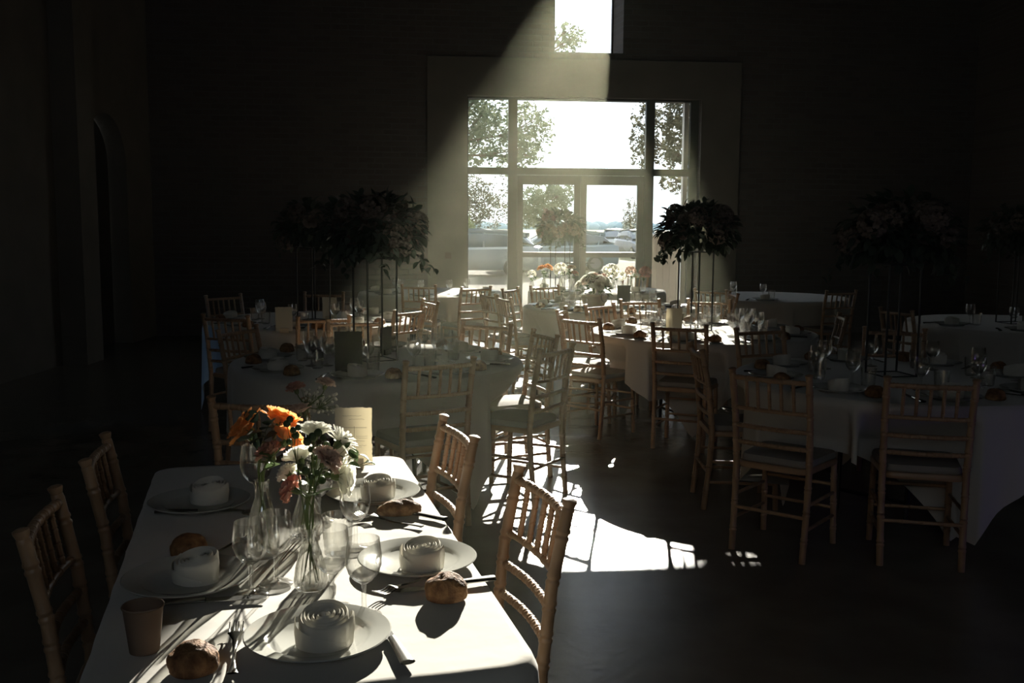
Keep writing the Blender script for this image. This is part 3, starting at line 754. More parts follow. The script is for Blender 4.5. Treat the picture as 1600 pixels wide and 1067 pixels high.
prof2 = [(0, 0), (.038, 0), (.0405, .004), (.041, .05), (.0375, .09), (.027, .13), (.0185, .155), (.017, .185), (.0195, .2), (.018, .2), (.0155, .185), (.017, .155), (.0255, .129), (.0355, .09), (.039, .05), (.0385, .008), (0, .007)]
vase(prof2, VB2, 'tall smooth glass bottle vase under the orange roses')
vase([(r * 1.12, z * 1.05) for r, z in prof1], VB3, 'cut glass bud vase behind the ribbed one on the long table', 16, n=96)
V1m, V2m, V3m = VB1 + Vector((0, 0, .142)), VB2 + Vector((0, 0, .195)), VB3 + Vector((0, 0, .148))
def foot_in(vb, i, r=.018): return vb + Vector((r * math.cos(i * 2.4), r * math.sin(i * 2.4), .014))
def mouth_in(vm, i, r=.009): return vm + Vector((r * math.cos(i * 2.4 + PI), r * math.sin(i * 2.4 + PI), 0))
FL = [  # pixel, offset in depth, vase, kind, material, width, the way it faces, name, label
    ((390, 672), .02, 2, 'rose', 'orange', .046, (-.75, -.1, .62), 'rose', 'orange rose leaning left over the tall bottle vase'),
    ((437, 664), .05, 2, 'rose', 'orange', .047, (.35, .35, .9), 'rose', 'orange rose standing upright above the tall bottle vase'),
    ((447, 690), -.03, 2, 'rose', 'orange', .036, (.45, .55, .6), 'rose', 'small orange rose turned to the sun above the tall bottle vase'),
    ((424, 712), -.02, 2, 'carnation', 'mauve', .040, (-.3, .1, .55), 'carnation', 'mauve carnation below the orange roses'),
    ((460, 766), .0, 1, 'carnation', 'pink', .036, (-.75, .1, .35), 'carnation', 'coral pink carnation hanging low at the left of the ribbed vase'),
    ((491, 680), .04, 1, 'rose', 'white', .036, (.0, .3, .95), 'ranunculus', 'white ranunculus at the top of the ribbed vase'),
    ((530, 692), .03, 1, 'daisy', 'white', .042, (.55, .45, .6), 'chrysanthemum', 'white long petalled chrysanthemum at the right of the ribbed vase'),
    ((528, 745), .05, 3, 'rose', 'white', .044, (.75, .25, -.1), 'ranunculus', 'large white ranunculus drooping towards the menu card'),
    ((508, 722), .0, 1, 'carnation', 'blush', .040, (.5, -.1, .55), 'carnation', 'blush carnation in the middle of the ribbed vase'),
    ((470, 718), .05, 3, 'rose', 'white', .034, (-.3, .3, .7), 'ranunculus', 'white ranunculus half hidden behind the flower stems'),
    ((452, 742), .06, 3, 'carnation', 'white', .030, (-.5, .3, .5), 'carnation', 'small white carnation above the coral pink one'),
    ((508, 603), .55, 4, 'carnation', 'blush', .036, (.2, .2, .9), 'carnation', 'tall blush carnation above the white cluster by the menu card'),
    ((463, 610), .6, 4, 'carnation', 'mauve', .036, (-.3, .2, .9), 'carnation', 'dim mauve carnation behind the orange roses'),
    ((468, 645), .5, 4, 'rose', 'blush', .036, (-.2, .1, .9), 'ranunculus', 'dim cream ranunculus just behind the orange roses'),
]
VB4 = at(475, 745, TZ); VB4 = Vector((VB4.x, VB4.y + .05, TZ)); V4m = VB4 + Vector((0, 0, .195))
vase(prof2, VB4, 'glass bottle vase at the far end of the long table, behind the flowers')
VBS = {1: (VB1, V1m), 2: (VB2, V2m), 3: (VB3, V3m), 4: (VB4, V4m)}
for i, (px, dy, v, kd, mt, R, d, nm, lb) in enumerate(FL):
    vb, vm = VBS[v]; yy = (VB1.y if v != 4 else VB4.y) + (dy if v != 4 else dy - .55)
    if v == 2: yy = VB2.y + dy - .02
    flower(nm, kd, M[mt], aty(*px, yy), d, R, mouth_in(vm, i, .006), foot_in(vb, i), lb, leaves=2 if v < 3 else 1, seed=i + 1)
# green buds and sprigs
rnd = random.Random(5)
def around(px, py, yy, rad, n):
    c = aty(px, py, yy); return [c + Vector((rnd.uniform(-1, 1), rnd.uniform(-.6, .6), rnd.uniform(-1, 1))) * rad for _ in range(n)]
sprig('gypsophila', M['gyps'], around(510, 630, VB4.y, .036, 34), mouth_in(V4m, 2), foot_in(VB4, 3), 'cluster of tiny white blossom beside the menu card', .0055, 1)
sprig('gypsophila', M['gyps'], around(483, 625, VB4.y + .05, .045, 34), mouth_in(V4m, 5), foot_in(VB4, 6), 'dim cluster of tiny white blossom behind the orange roses', .0055, 2)
sprig('eucalyptus_sprig', M['leaf'], [aty(a, b, VB1.y + .02) for a, b in ((548, 706), (553, 716), (562, 710), (541, 700), (545, 725), (536, 714))], mouth_in(V3m, 1), foot_in(VB3, 4), 'green eucalyptus sprig with round leaves beside the menu card', .004, 3, leaf=(.028, .013))
sprig('leaf_sprig', M['leaf'], [aty(a, b, VB1.y + .25) for a, b in ((582, 722), (578, 718), (586, 726))], mouth_in(V3m, 4), foot_in(VB3, 6), 'thin green sprig reaching past the menu card', .004, 4, leaf=(.022, .007))
for i, (pts, l) in enumerate((([(480, 690), (488, 682), (497, 676), (505, 684), (486, 702), (500, 700), (493, 715), (510, 695)], 'dark green buds at the front of the ribbed vase'),
                              ([(453, 655), (448, 662), (458, 672), (466, 668), (462, 680), (452, 690)], 'dark green buds between the orange roses and the white ranunculus'),
                              ([(478, 735), (486, 745), (496, 738), (503, 750), (470, 728), (490, 725), (512, 742)], 'green seed heads low in the middle of the ribbed vase'))):
    b = MB(); vb, vm = VBS[1]; t_ = sprig('bud_sprig', M['leaf'], [aty(a, c_, VB1.y - .02 + .012 * k) for k, (a, c_) in enumerate(pts)], mouth_in(vm, i * 2 + 1), foot_in(vb, i * 3 + 2), l, .0095, 20 + i)
for i, (pts, l) in enumerate((([(400, 660), (408, 672), (396, 684), (412, 688), (404, 700), (420, 664), (392, 694), (415, 676)], 'dark leaves among the orange roses'),)):
    sprig('leaf_sprig', M['dark_leaf'], [aty(a, c_, VB2.y - .03) for a, c_ in pts], mouth_in(V2m, 3), foot_in(VB2, 5), l, .01, 40, leaf=(.045, .018))
for k in range(7):
    pass
# ---------------------------------------------------------------- round tables further back
TABS = {
    'shade':  ((-.84, 6.2), -3, 'the shaded round table', True),
    'sun':    ((1.55, 8.05), 26, 'the sunlit round table', True),
    'violet': ((2.2, 5.62), 45, 'the violet clothed table', True),
    'back':   ((-1.8, 8.8), -25, 'the table with two menu cards', False),
    'basket': ((1.02, 10.45), 20, 'the flower basket table', False),
    'switch': ((-1.02, 12.5), 10, 'the light switch table', False),
    'doors':  ((1.12, 13.2), 33, 'the table before the glass doors', False),
    'corner': ((3.15, 12.1), 15, 'the table right of the glass doors', False),
    'far':    ((4.5, 8.9), 8, 'the dark right wall table', False),
}
for k, ((x, y), rot, nm, near) in TABS.items():
    round_table(x, y, math.radians(rot), 1.3 + x * 2 + y, 'round folding trestle table, ' + nm, 'square cream cloth hanging in points over ' + nm)
DIRW = ['right side', 'far right side', 'far side', 'far left side', 'left side', 'near left side', 'near side', 'near right side']
def dirw(a): return DIRW[int(((a + 22.5) % 360) // 45)]
def chair_to(px, py, key, label, twist=0, group=None):
    p = at(px, py, .92); c = TABS[key][0]
    face = math.degrees(math.atan2(c[1] - p.y, c[0] - p.x)) + twist
    for (tx, ty), *_ in TABS.values():                     # no chair back stands inside a table
        d = math.hypot(p.x - tx, p.y - ty)
        if d < 1.09: p.x, p.y = tx + (p.x - tx) * 1.09 / d, ty + (p.y - ty) * 1.09 / d
    rz = math.radians(face) - PI / 2; o = Matrix.Rotation(rz, 4, 'Z') @ Vector((0, -.25, 0))
    return place('chair', (p.x - o.x, p.y - o.y, 0), rz, label, group)
def seat_chair(key, a, label, dist=1.06, twist=0, group=None):
    c = TABS[key][0]; r = math.radians(a)
    return chair_xy(c[0] + dist * math.cos(r), c[1] + dist * math.sin(r), a + 180 + twist, label, group)
# chairs seen round them, from the nearest back
chair_to(688, 562, 'shade', 'dark wooden chair, back to the viewer, at the near side of the shaded round table', 6)
chair_to(403, 622, 'shade', 'barely lit wooden chair behind the orange roses, at the shaded round table')
chair_to(871, 541, 'shade', 'dark wooden chair right of the shaded round table, nearer of the overlapping pair', -8)
chair_to(849, 519, 'shade', 'dark wooden chair right of the shaded round table, further of the pair', 8)
chair_to(737, 507, 'shade', 'sun edged wooden chair at the far right side of the shaded round table', 10)
chair_to(567, 508, 'shade', 'sun edged wooden chair at the shaded round table, behind the black menu card')
chair_to(411, 514, 'shade', 'warm lit wooden chair at the far left side of the shaded round table')
chair_to(906, 496, 'sun', 'pale wooden chair with a sunlit seat, at the left of the sunlit round table', 18)
chair_to(877, 482, 'sun', 'pale wooden chair just behind the one with the sunlit seat', 0)
chair_to(1065, 505, 'sun', 'dark wooden chair, back to the viewer, at the near side of the sunlit round table', -4)
chair_to(939, 475, 'sun', 'hazy wooden chair at the far left side of the sunlit round table')
chair_to(1000, 468, 'sun', 'hazy wooden chair at the far side of the sunlit round table, behind the bright glasses')
chair_to(1108, 468, 'sun', 'brown wooden chair at the far side of the sunlit round table, behind the menu card')
chair_to(1215, 490, 'sun', 'dark wooden chair at the far right side of the sunlit round table')
chair_to(1088, 541, 'violet', 'dark wooden chair seen edge on, left of the violet clothed table', 6)
chair_to(1203, 582, 'violet', 'dark wooden chair above the dappled floor, near left of the violet clothed table', 10)
chair_to(1456, 592, 'violet', 'dark wooden chair with its back to the viewer, in front of the violet lit cloth', 0)
seat_chair('violet', 15, 'dark wooden chair at the right of the violet clothed table')
seat_chair('violet', 70, 'dark wooden chair at the far side of the violet clothed table')
seat_chair('violet', 112, 'dark wooden chair at the far left side of the violet clothed table')
chair_to(506, 494, 'back', 'brown wooden chair at the near side of the table with two menu cards', 4)
chair_to(641, 483, 'back', 'warm lit wooden chair right of the table with two menu cards, nearer one', 0)
chair_to(645, 470, 'back', 'second warm lit chair right of the table with two menu cards, further back', 10)
chair_to(352, 492, 'back', 'dim wooden chair beside the blue lit cloth')
seat_chair('back', 95, 'dark wooden chair at the far side of the table with two menu cards')
seat_chair('back', 140, 'dark wooden chair at the far left side of the table with two menu cards')
chair_to(744, 448, 'switch', 'hazy wooden chair standing between the light switch table and the glass doors', 10)
chair_to(787, 463, 'basket', 'hazy wooden chair turned aside, left of the flower basket table', -15)
chair_to(762, 458, 'basket', 'hazy wooden chair just behind the turned one, left of the flower basket table', 10)
chair_to(664, 441, 'switch', 'hazy wooden chair at the far side of the table below the light switch')
chair_to(797, 450, 'basket', 'hazy wooden chair at the far left of the flower basket table')
chair_to(851, 446, 'basket', 'hazy wooden chair behind the flower basket table, before the orange blooms', 0)
chair_to(1110, 452, 'corner', 'dim wooden chair at the left of the table right of the glass doors')
seat_chair('corner', 290, 'dim wooden chair at the near side of the table right of the glass doors')
seat_chair('doors', 60, 'hazy wooden chair at the far side of the table before the glass doors')
seat_chair('basket', 0, 'hazy wooden chair at the right of the flower basket table')
seat_chair('far', 200, 'black shadowed chair at the left of the dark table by the right wall')
seat_chair('far', 265, 'black shadowed chair at the near side of the dark table by the right wall')
# the cloths give way to the seats that are pushed in under them
bpy.context.view_layer.update()
CHAIRS = [o for o in COL.objects if o.get('category') == 'chair']
for cl in [o for o in COL.objects if o.get('category') == 'tablecloth']:
    me = cl.data; mw = cl.matrix_world; mi = mw.inverted()
    near = [(c.matrix_world, c.matrix_world.inverted()) for c in CHAIRS if (c.location - cl.location).length < 1.9]
    for v in me.vertices:
        p = mw @ v.co
        if p.z > .72: continue
        for ch, inv in near:
            q = inv @ p
            if abs(q.x) < .262 and -.27 < q.y < .25:      # pushed back by the seat, hanging in front of it
                q.y += (.252 + .006 * noise.noise(p * 9) - q.y) * min(1, (.72 - p.z) / .19)
                p = ch @ q; v.co = mi @ p
# place settings
def setting(key, a, glasses=2, bread=True, plate=True, lift=TZ):
    (cx, cyy), _, nm, _ = TABS[key]; r = math.radians(a); d = Vector((math.cos(r), math.sin(r), 0)); s = Vector((-d.y, d.x, 0)); c = Vector((cx, cyy, 0)); wq = dirw(a)
    p = c + d * .70
    tail = ', ' + wq + ' of ' + nm
    if plate: put('plate', p, TZ, 0, 'white dinner plate' + tail)
    o = put('napkin', p, TZ + (.009 if plate else 0), random.uniform(0, 6), 'rolled cream napkin' + tail); o.scale = (1, 1, .95)
    if bread: put('bread', p + s * .21 + d * .03, TZ - .001, random.uniform(0, 6), 'small brown bread roll' + tail)
    if glasses > 0: put('wine', p - d * .25 - s * .05, TZ, 0, 'stemmed wine glass' + tail)
    if glasses > 1: put('tumbler', p - d * .23 + s * .05, TZ, 0, 'plain water tumbler' + tail)
    if glasses > 2: put('wine', p - d * .33 + s * .0, TZ, 0, 'second wine glass' + tail)
    if glasses > 1: o = put('knife', p - s * .19, TZ + .0005, r + PI, 'steel table knife' + tail)
for a in (268, 312, 0, 46, 92, 134, 178, 222): setting('shade', a, 3)
for a in (250, 296, 340, 26, 72, 116, 160, 205): setting('sun', a, 3)
for a in (225, 270, 318, 5, 50, 95, 140, 182): setting('violet', a, 2)
for a in (270, 316, 0, 45, 225, 180): setting('back', a, 2)
for a in (265, 310, 0, 135, 180, 225): setting('basket', a, 2)
for a in (265, 310, 0, 180, 225): setting('switch', a, 1, False)
for a in (265, 310, 180, 225): setting('doors', a, 2, False)
for a in (250, 180): setting('corner', a, 2, False)
for a in (250, 200): setting('far', a, 2, False)

# ---------------------------------------------------------------- flowers on the round tables
PB = {}
for k, (kind, R) in {'puff': ('puff', .085), 'rose': ('rose', .055), 'carn': ('carnation', .05)}.items(): PB[k] = bloom(kind, R, 77).mesh(k + '_bloom', True, False, 0)
def bloom_child(parent, k, m, p, d, sc=1.0):
    key = (k, m)
    if key not in PB: me = PB[k].copy(); me.materials.append(M[m]); PB[key] = me
    o = bpy.data.objects.new('bloom', PB[key]); COL.objects.link(o); o.parent = parent
    o.matrix_local = axis_to(p, d) @ Matrix.Diagonal((sc, sc, sc, 1)); return o
def tall_piece(x, y, z, rz, seed, label, h=.64, side=.2, rad=.30, group=None):
    rnd = random.Random(seed); t = thing('flower_centrepiece', label, 'centrepiece', (x, y, z), rz, group); s = side / 2
    b = MB()
    for i in range(4):
        a, c = [(-s, -s), (s, -s), (s, s), (-s, s)][i], [(s, -s), (s, s), (-s, s), (-s, -s)][i]
        b.tube([(*a, .004), (*c, .004)], .004, 6); 
    b.build('base', M['metal'], t)
    for a in ((-s, -s), (s, -s), (s, s), (-s, s)): MB().tube([(*a, .0), (*a, h)], .0065, 8).build('leg', M['metal'], t)
    tp = MB()
    for i in range(4):
        a, c = [(-s, -s), (s, -s), (s, s), (-s, s)][i], [(s, -s), (s, s), (-s, s), (-s, -s)][i]; tp.tube([(*a, h), (*c, h)], .004, 6)
    tp.box(-s, s, -s, s, h - .004, h + .002); tp.build('tray', M['metal'], t, smooth=False)
    cz = h + rad * .58; fo = MB()
    for i in range(620):
        u = rnd.uniform(-.75, 1); a = rnd.uniform(0, 2 * PI); q = math.sqrt(1 - u * u); k = rnd.uniform(.55, 1.06)
        d = Vector((q * math.cos(a), q * math.sin(a), u)); p = Vector((d.x * rad * k, d.y * rad * k, cz + d.z * rad * .72 * k))
        leaf_card(fo, p, d + Vector((rnd.uniform(-.7, .7), rnd.uniform(-.7, .7), rnd.uniform(-.8, .3))), rnd.uniform(.05, .09), rnd.uniform(.016, .026), rnd)
    for i in range(5):                    # trailing sprays
        a = rnd.uniform(0, 2 * PI); p0 = Vector((math.cos(a) * rad * .85, math.sin(a) * rad * .85, cz - rad * .3))
        for j in range(12): leaf_card(fo, p0 + Vector((math.cos(a) * .012 * j, math.sin(a) * .012 * j, -.014 * j)) + Vector([rnd.uniform(-.02, .02) for _ in range(3)]), (rnd.uniform(-1, 1), rnd.uniform(-1, 1), rnd.uniform(-1, .2)), .05, .016, rnd)
    fo.build('foliage', M['dark_leaf'], t, fix=False)
    for i in range(16):
        u = rnd.uniform(-.55, .75); a = 2 * PI * i / 16 * 3 + rnd.uniform(-.3, .3); q = math.sqrt(1 - u * u); d = Vector((q * math.cos(a), q * math.sin(a), u))
        k = rnd.choice(('puff', 'puff', 'rose', 'carn')); bloom_child(t, k, {'puff': 'shaded_blush', 'rose': 'shaded_blush', 'carn': 'shaded_mauve'}[k], Vector((d.x * rad * .8, d.y * rad * .8, cz + d.z * rad * .6)), d, rnd.uniform(.85, 1.15))
    return t
def tpos(key, dx=0, dy=0): c = TABS[key][0]; return c[0] + dx, c[1] + dy
tall_piece(-.86, 6.22, TZ, .6, 1, 'tall dark flower ball on thin metal legs on the shaded round table')
tall_piece(1.50, 8.15, TZ, .4, 2, 'tall dark flower ball on thin metal legs on the sunlit round table')
tall_piece(*tpos('violet', .0, .1), TZ, .2, 3, 'barely visible tall flower ball on the violet clothed round table')
tall_piece(-1.75, 8.75, TZ, .9, 4, 'faint tall flower ball on the dim table with two menu cards')
pq = aty(876, 360, 13.2); tall_piece(pq.x, 13.2, TZ, .3, 5, 'hazy tall flower ball before the middle stile of the glass doors', rad=.29)
tall_piece(*tpos('far', 0, 0), TZ, .2, 6, 'black tall flower ball on the dark table by the right wall')
def bouquet(p, items, label, vh=.16, seed=0, leaves=14):
    """a short glass vase of a few blooms; items = (kind, material, dx, dy, height, scale)"""
    rnd = random.Random(seed); t = thing('bouquet', label, 'flowers', (p[0], p[1], TZ), 0)
    MB().lathe([(0, 0), (.036, 0), (.038, .01), (.034, vh * .5), (.022, vh * .85), (.026, vh), (.024, vh), (.020, vh * .85), (.031, vh * .5), (.034, .012), (0, .01)], 20).build('vase', M['vase'], t)
    fo = MB(); st = MB()
    for k, m, dx, dy, hh, sc in items:
        bloom_child(t, k, m, Vector((dx, dy, hh)), Vector((dx * 3, dy * 3, .25)), sc); st.tube([(0, 0, .02), (dx * .1, dy * .1, vh), (dx * .9, dy * .9, hh - .02)], .0025, 5)
    for i in range(leaves): leaf_card(fo, Vector((rnd.uniform(-.05, .05), rnd.uniform(-.05, .05), vh + rnd.uniform(0, .1))), (rnd.uniform(-1, 1), rnd.uniform(-1, 1), rnd.uniform(-.2, 1)), .06, .016, rnd)
    st.build('stem', M['stem'], t); fo.build('foliage', M['leaf'], t, fix=False); return t
def bq(px, py, y, items, label, seed, vh=.16): p = aty(px, py, y); return bouquet((p.x, p.y), items, label, vh, seed)
bq(876, 440, 13.0, [('puff', 'white', 0, 0, .25, 1.15)], 'single white hydrangea in a glass vase before the left door leaf', 1)
bq(850, 434, 12.85, [('carn', 'orange', -.03, 0, .28, 1.2), ('carn', 'orange', .05, .01, .29, 1.3)], 'two orange blooms on tall stems before the left door leaf', 2)
bq(831, 440, 12.9, [('puff', 'white', 0, 0, .2, .7)], 'small white bloom left of the two orange ones', 3, .12)
bq(893, 436, 12.75, [('carn', 'blush', 0, 0, .29, 1.2), ('carn', 'mauve', .04, .03, .22, 1.1)], 'blush carnations right of the single white hydrangea', 4)
bq(958, 438, 12.7, [('puff', 'white', -.02, 0, .24, 1.3), ('puff', 'white', .1, .03, .2, .8)], 'pair of white hydrangeas before the right door leaf', 5)
bq(985, 442, 12.95, [('puff', 'blush', 0, 0, .24, .9), ('carn', 'white', .07, 0, .2, .9)], 'pale blooms beside the small dark menu card', 6)
bq(1005, 437, 12.6, [('puff', 'mauve', .02, 0, .24, 1.0)], 'brownish bloom before the right mullion of the doors', 7)
pz = TABS['basket'][0]
t = thing('flower_basket', 'round woven basket heaped with roses on the table behind the sunlit one', 'flowers', (pz[0] - .16, pz[1] - .02, TZ))
MB().lathe([(0, 0), (.10, 0), (.125, .05), (.14, .11), (.144, .115), (.135, .115), (.12, .05), (.09, .01), (0, .01)], 36).build('basket', M['block'], t)
rnd = random.Random(3)
for i in range(26):
    a = i * 2.4; q = .17 * math.sqrt(i / 26); k = rnd.choice(('rose', 'carn', 'rose', 'puff')); bloom_child(t, k, rnd.choice(('white', 'blush', 'white', 'shaded_blush')), Vector((q * math.cos(a), q * math.sin(a), .2 + .10 * (1 - q / .17) + rnd.uniform(0, .05))), Vector((q * math.cos(a) * 4, q * math.sin(a) * 4, .5)), rnd.uniform(.6, .9))
fo = MB()
for i in range(60): a = rnd.uniform(0, 6.28); leaf_card(fo, Vector((.14 * math.cos(a), .14 * math.sin(a), rnd.uniform(.13, .24))), (math.cos(a), math.sin(a), rnd.uniform(-.3, .8)), .07, .018, rnd)
fo.build('foliage', M['leaf'], t, fix=False)
# menu cards on the round tables
p = at(545, 585, TZ); menu((p.x, p.y, TZ), math.radians(5), .155, .235, M['dark_card'], 'large black menu card standing on the shaded round table', True, 11, False, True)
p = at(596, 562, TZ); menu((p.x, p.y + .25, TZ), math.radians(60), .12, .17, M['dark_card'], 'narrow dark card seen edge on, on the shaded round table', True, 12, False, True)
p = at(1053, 524, TZ); menu((p.x, p.y, TZ), math.radians(8), .13, .2, M['card'], 'cream menu card on the sunlit round table', True, 13, False)
p = at(976, 478, TZ); menu((p.x, p.y + .1, TZ), math.radians(2), .14, .2, M['dark_card'], 'small dark menu card before the right door leaf', True, 14, False, True)
p = at(444, 520, TZ); menu((p.x, p.y, TZ), math.radians(10), .13, .19, M['card'], 'left one of the two dim menu cards on the back table', True, 15, False)
p = at(515, 500, TZ); menu((p.x, p.y, TZ), math.radians(-8), .13, .19, M['card'], 'right one of the two dim menu cards on the back table', True, 16, False)
# violet party lamp and an added blue one for the cloth, outside the view
def par_can(loc, aim, color, power, label, size=60):
    t = thing('party_light', label, 'lamp', loc); d = (Vector(aim) - Vector(loc) - Vector((0, 0, .16))).normalized()
    T = Matrix.Translation((0, 0, .16)) @ d.to_track_quat('Z', 'Y').to_matrix().to_4x4()
    b = MB(); b.T = T; b.lathe([(0, -.1), (.06, -.1), (.075, -.06), (.075, .07), (.07, .07), (.068, .0), (0, -.01)], 24); b.build('housing', M['fixture'], t)
    y = MB(); y.tube([(-.09, 0, .0), (-.09, 0, .16)], .006); y.tube([(.09, 0, 0), (.09, 0, .16)], .006); y.box(-.1, .1, -.06, .06, 0, .008); y.build('yoke', M['fixture'], t)
    l = bpy.data.lights.new('party_lamp', 'SPOT'); l.energy = power; l.color = color; l.spot_size = math.radians(size); l.spot_blend = .8; l.shadow_soft_size = .05
    o = bpy.data.objects.new('party_lamp', l); COL.objects.link(o); o.location = Vector(loc) + Vector((0, 0, .16)) + d * .08; o.rotation_euler = d.to_track_quat('-Z', 'Y').to_euler()
par_can((4.3, 3.3, 0), (2.4, 4.9, .3), (.35, .2, 1.0), 4.5, 'small violet party lamp on the floor by the right wall')
par_can((-4.3, 6.6, 0), (-2.7, 8.7, .55), (.2, .5, 1.0), 11.0, 'small blue lamp added by the left wall to tint the table cloth', 38)

# ---------------------------------------------------------------- outside the doors
struct(MB().box(-40, 40, 16.2, 46, -.4, -.10).build('ground', M['gravel'], smooth=False), 'pale gravel yard')
struct(MB().box(-400, 400, 46, 500, -.4, -.12).build('field', M['meadow'], smooth=False), 'dry meadow')
def tree(loc, h, blobs, n, leaf, m, label, seed, limbs=True, name='tree', cat='tree', group=None):
    """blobs = (x, y, z, rx, ry, rz) relative to the foot"""
    rnd = random.Random(seed); t = thing(name, label, cat, loc, 0, group); tr = MB()
    if limbs:
        tr.tube([(0, 0, -.15), (.03 * h, 0, h * .25), (0, 0, h * .45)], [.045 * h * .5, .035 * h * .5, .028 * h * .5], 9)
        for b in blobs:
            c = Vector(b[:3]); s0 = Vector((0, 0, h * .42)); mid = s0.lerp(c, .5) + Vector((0, 0, .1 * h * .3)); tr.tube([s0, mid, c], [.018 * h * .5, .012 * h * .5, .006 * h * .4], 6)
            for q in range(9):
                e = c + Vector((rnd.uniform(-1, 1) * b[3], rnd.uniform(-1, 1) * b[4], rnd.uniform(-1, 1) * b[5])) * .8; tr.tube([mid.lerp(c, rnd.uniform(.3, 1)), c.lerp(e, .5) + Vector((0, 0, .08)), e], [.018, .012, .006], 5)
        tr.build('trunk', M['bark'], t)
    lf = MB(); tot = sum(b[3] * b[5] for b in blobs)
    for b in blobs:
        for i in range(int(n * b[3] * b[5] / tot)):
            while True:
                q = Vector((rnd.uniform(-1, 1), rnd.uniform(-1, 1), rnd.uniform(-1, 1)))
                if q.length < 1 + .35 * noise.noise(q * 2.3 + Vector((seed, 0, 0))) and noise.noise(Vector((q.x * 3.1, q.y * 2.2, q.z * 3.1 + seed))) + .35 * noise.noise(q * 9) > rnd.uniform(-.15, .12): break
            p = Vector((b[0] + q.x * b[3], b[1] + q.y * b[4], b[2] + q.z * b[5]))
            d = Vector((rnd.gauss(0, 1), rnd.gauss(0, 1), rnd.gauss(-.35, .7))).normalized(); s = d.cross(Vector((rnd.gauss(0, 1), rnd.gauss(0, 1), rnd.gauss(0, 1)))).normalized()
            L = leaf * rnd.uniform(.6, 1.2); lf.add([p - d * L * .5, p + s * L * .24, p + d * L * .5, p - s * L * .24], [(0, 1, 2, 3)])
    lf.build('foliage', m, t, fix=False, smooth=False); return t
def rel(px, py, y, foot, r): p = aty(px, py, y) - Vector(foot); return (p.x, p.y, p.z, *r)
f1 = (-3.2, 27, -.1)
tree(f1, 7.5, [rel(740, 205, 27, f1, (1.3, 1.6, 1.0)), rel(826, 205, 27, f1, (.72, 1.2, .75)), rel(805, 245, 27, f1, (.75, 1.2, .5)), rel(690, 180, 27, f1, (1.6, 1.8, 1.6)), rel(888, 62, 27, f1, (.46, .8, .42)), rel(770, 85, 27, f1, (1.5, 1.6, .9))], 15000, .13, M['tree_leaf'], 'large leafy tree beyond the left side of the glass doors', 3)
f2 = (aty(700, 350, 53).x, 53, -.12)
tree(f2, 6, [rel(752, 318, 53, f2, (2.0, 1.8, 1.45)), rel(710, 318, 53, f2, (2.1, 1.8, 1.5))], 8000, .15, M['dusty_leaf'], 'dusty bushy tree seen through the left sidelight', 4)
f3 = (aty(852, 350, 48).x, 48, -.12)
tree(f3, 5.5, [rel(845, 318, 48, f3, (1.3, 1.5, .95)), rel(875, 305, 48, f3, (.75, 1.2, .65)), rel(825, 335, 48, f3, (.8, 1, .7))], 8000, .15, M['tree_leaf'], 'green tree seen through the left door leaf', 5)
f4 = (4.3, 20, -.1)
tree(f4, 5.5, [rel(1052, 190, 20, f4, (.5, .8, .42)), rel(1048, 240, 20, f4, (.42, .7, .30)), rel(1005, 215, 20, f4, (.25, .6, .75)), rel(1055, 285, 20, f4, (.32, .5, .24)), rel(1090, 200, 20, f4, (.7, .8, 1.0))], 5200, .10, M['dusty_leaf'], 'drooping dark tree beyond the right sidelight', 6)
f5 = (aty(985, 350, 74).x, 74, -.12)
tree(f5, 4, [rel(985, 335, 74, f5, (.6, .6, 1.3)), rel(986, 350, 74, f5, (.7, .7, .95))], 2500, .13, M['dusty_leaf'], 'slim young tree seen through the right door leaf', 7)
for i, (px, py, y, rx, rz, l) in enumerate(((962, 366, 66, 1.5, .75, 'low round hedge bush left of the slim young tree'), (935, 363, 70, 1.2, .7, 'low dusty bush behind the blue grey car'), (722, 345, 46, .6, 1.3, 'tall dusty bush at the edge of the left sidelight'))):
    f = (aty(px, py, y).x, y, -.12); tree(f, 1, [(0, 0, rz * .86, rx, rx, rz)], 800, .2, M['hedge'], l, 20 + i, False, 'bush', 'bush')
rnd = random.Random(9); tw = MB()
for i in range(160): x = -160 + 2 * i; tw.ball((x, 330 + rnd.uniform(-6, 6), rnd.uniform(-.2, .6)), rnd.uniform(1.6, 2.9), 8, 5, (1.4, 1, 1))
tag(tw.build('treeline', M['far_wood']), 'low bluish wood along the horizon', None, kind='stuff')
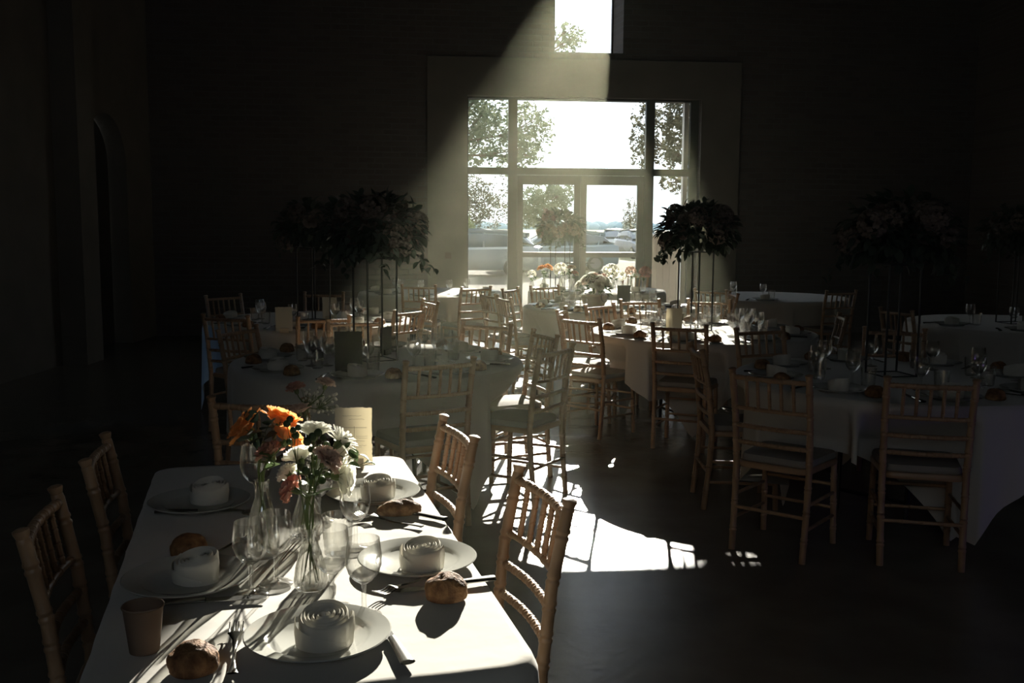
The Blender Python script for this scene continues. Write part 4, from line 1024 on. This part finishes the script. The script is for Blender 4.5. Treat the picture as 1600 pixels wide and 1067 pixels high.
def car(loc, rz, paint, label, L=4.5):
    """a hatchback, its nose towards +x"""
    t = thing('car', label, 'car', loc, rz); k = L / 4.5
    def loft(st, name, m, par=t):
        rows = []
        for x, zb, zt, hw, top in st:
            x *= k; e = .07
            rows.append([(x, -hw * .92, zb), (x, -hw, zb + .12), (x, -hw, (zb + zt) / 2), (x, -hw * .985, zt - e), (x, -hw * top, zt), (x, 0, zt + .02), (x, hw * top, zt), (x, hw * .985, zt - e), (x, hw, (zb + zt) / 2), (x, hw, zb + .12), (x, hw * .92, zb), (x, -hw * .92, zb)])
        mb = MB(); mb.grid(rows); n = len(rows[0]); mb.f.append(tuple(range(n - 1))); mb.f.append(tuple((len(rows) - 1) * n + i for i in range(n - 2, -1, -1)))
        return mb.build(name, m, par)
    loft([(-2.25, .42, .78, .70, .9), (-2.2, .30, .95, .80, .92), (-2.0, .24, 1.0, .86, .9), (-1.2, .2, .98, .89, .9), (0, .2, .95, .9, .9), (.95, .2, .93, .89, .9), (1.7, .22, .84, .86, .88), (2.1, .27, .70, .78, .86), (2.25, .38, .58, .66, .9)], 'body', paint)
    loft([(-2.05, .94, .97, .74, .9), (-1.65, .92, 1.34, .72, .84), (-.9, .92, 1.44, .72, .80), (.1, .92, 1.45, .72, .8), (.55, .92, 1.32, .72, .84), (1.15, .90, .95, .74, .9)], 'window', M['car_glass'])
    loft([(-1.75, 1.30, 1.37, .62, .9), (-.9, 1.40, 1.48, .62, .86), (.1, 1.40, 1.49, .62, .86), (.42, 1.34, 1.41, .62, .9)], 'roof', paint)
    for s in (-1, 1):
        for pts in (((1.15, .75, .93), (.42, .62, 1.37)), ((-.35, .735, .93), (-.35, .63, 1.44)), ((-1.45, .735, .93), (-1.55, .63, 1.38))): MB().tube([(a * k, s * b, c) for a, b, c in pts], .035, 6).build('pillar', paint, t)
        for x in (-1.35, 1.4):
            wl = MB(); wl.T = Matrix.Translation((x * k, s * .8, .31)) @ Matrix.Rotation(PI / 2, 4, 'X'); wl.lathe([(.2, -.1), (.29, -.1), (.31, -.06), (.31, .06), (.29, .1), (.2, .1), (.2, -.1)], 24); wo = wl.build('wheel', M['tyre'], t)
            rm = MB(); rm.T = Matrix.Translation((x * k, s * .86, .31)) @ Matrix.Rotation(PI / 2, 4, 'X'); rm.lathe([(0, -.03), (.2, -.04), (.2, .04), (0, .03)], 20); rm.build('rim', M['rim'], wo)
        MB().ball((2.1 * k, s * .6, .64), .12, 10, 6, (.8, 1, .6)).build('headlight', M['frame_white'], t); MB().ball((-2.16 * k, s * .66, .82), .1, 10, 6, (.5, .8, 1.2)).build('tail_light', M['mauve'], t)
        MB().ball((.85 * k, s * .93, .98), .09, 10, 6, (.6, 1, .7)).build('wing_mirror', paint, t)
    return t
car((aty(866, 400, 37).x, 37, -.1), PI + .12, M['car_blue'], 'blue grey hatchback parked across the left and right door leaves', 4.6)
car((aty(745, 400, 33.6).x, 33.6, -.1), PI - .12, M['car_silver'], 'pale car parked beyond the left sidelight', 4.4)
car((aty(770, 400, 43).x - 1.2, 43.2, -.1), PI - .3, M['car_silver'], 'second pale car half hidden behind the first one on the left', 4.5)
car((aty(962, 400, 60).x, 60, -.12), -PI / 2 - .3, M['car_silver'], 'small pale car seen end on through the right door leaf', 4.2)
car((aty(999, 400, 53).x, 53, -.12), -PI / 2 + .2, M['car_dark'], 'dark car beside the right mullion of the glass doors', 4.3)
fn = thing('fence_panel', 'beige board panel with a white cap beyond the right sidelight', 'fence', (2.78, 21.2, -.1))
f = MB()
for i in range(26): f.box(i * .14, i * .14 + .134, -.02, .02, 0, 1.48)
f.build('boards', M['beige_panel'], fn, smooth=False); MB().box(-.02, 3.7, -.04, .04, 1.48, 1.53).build('cap', M['frame_white'], fn, smooth=False)
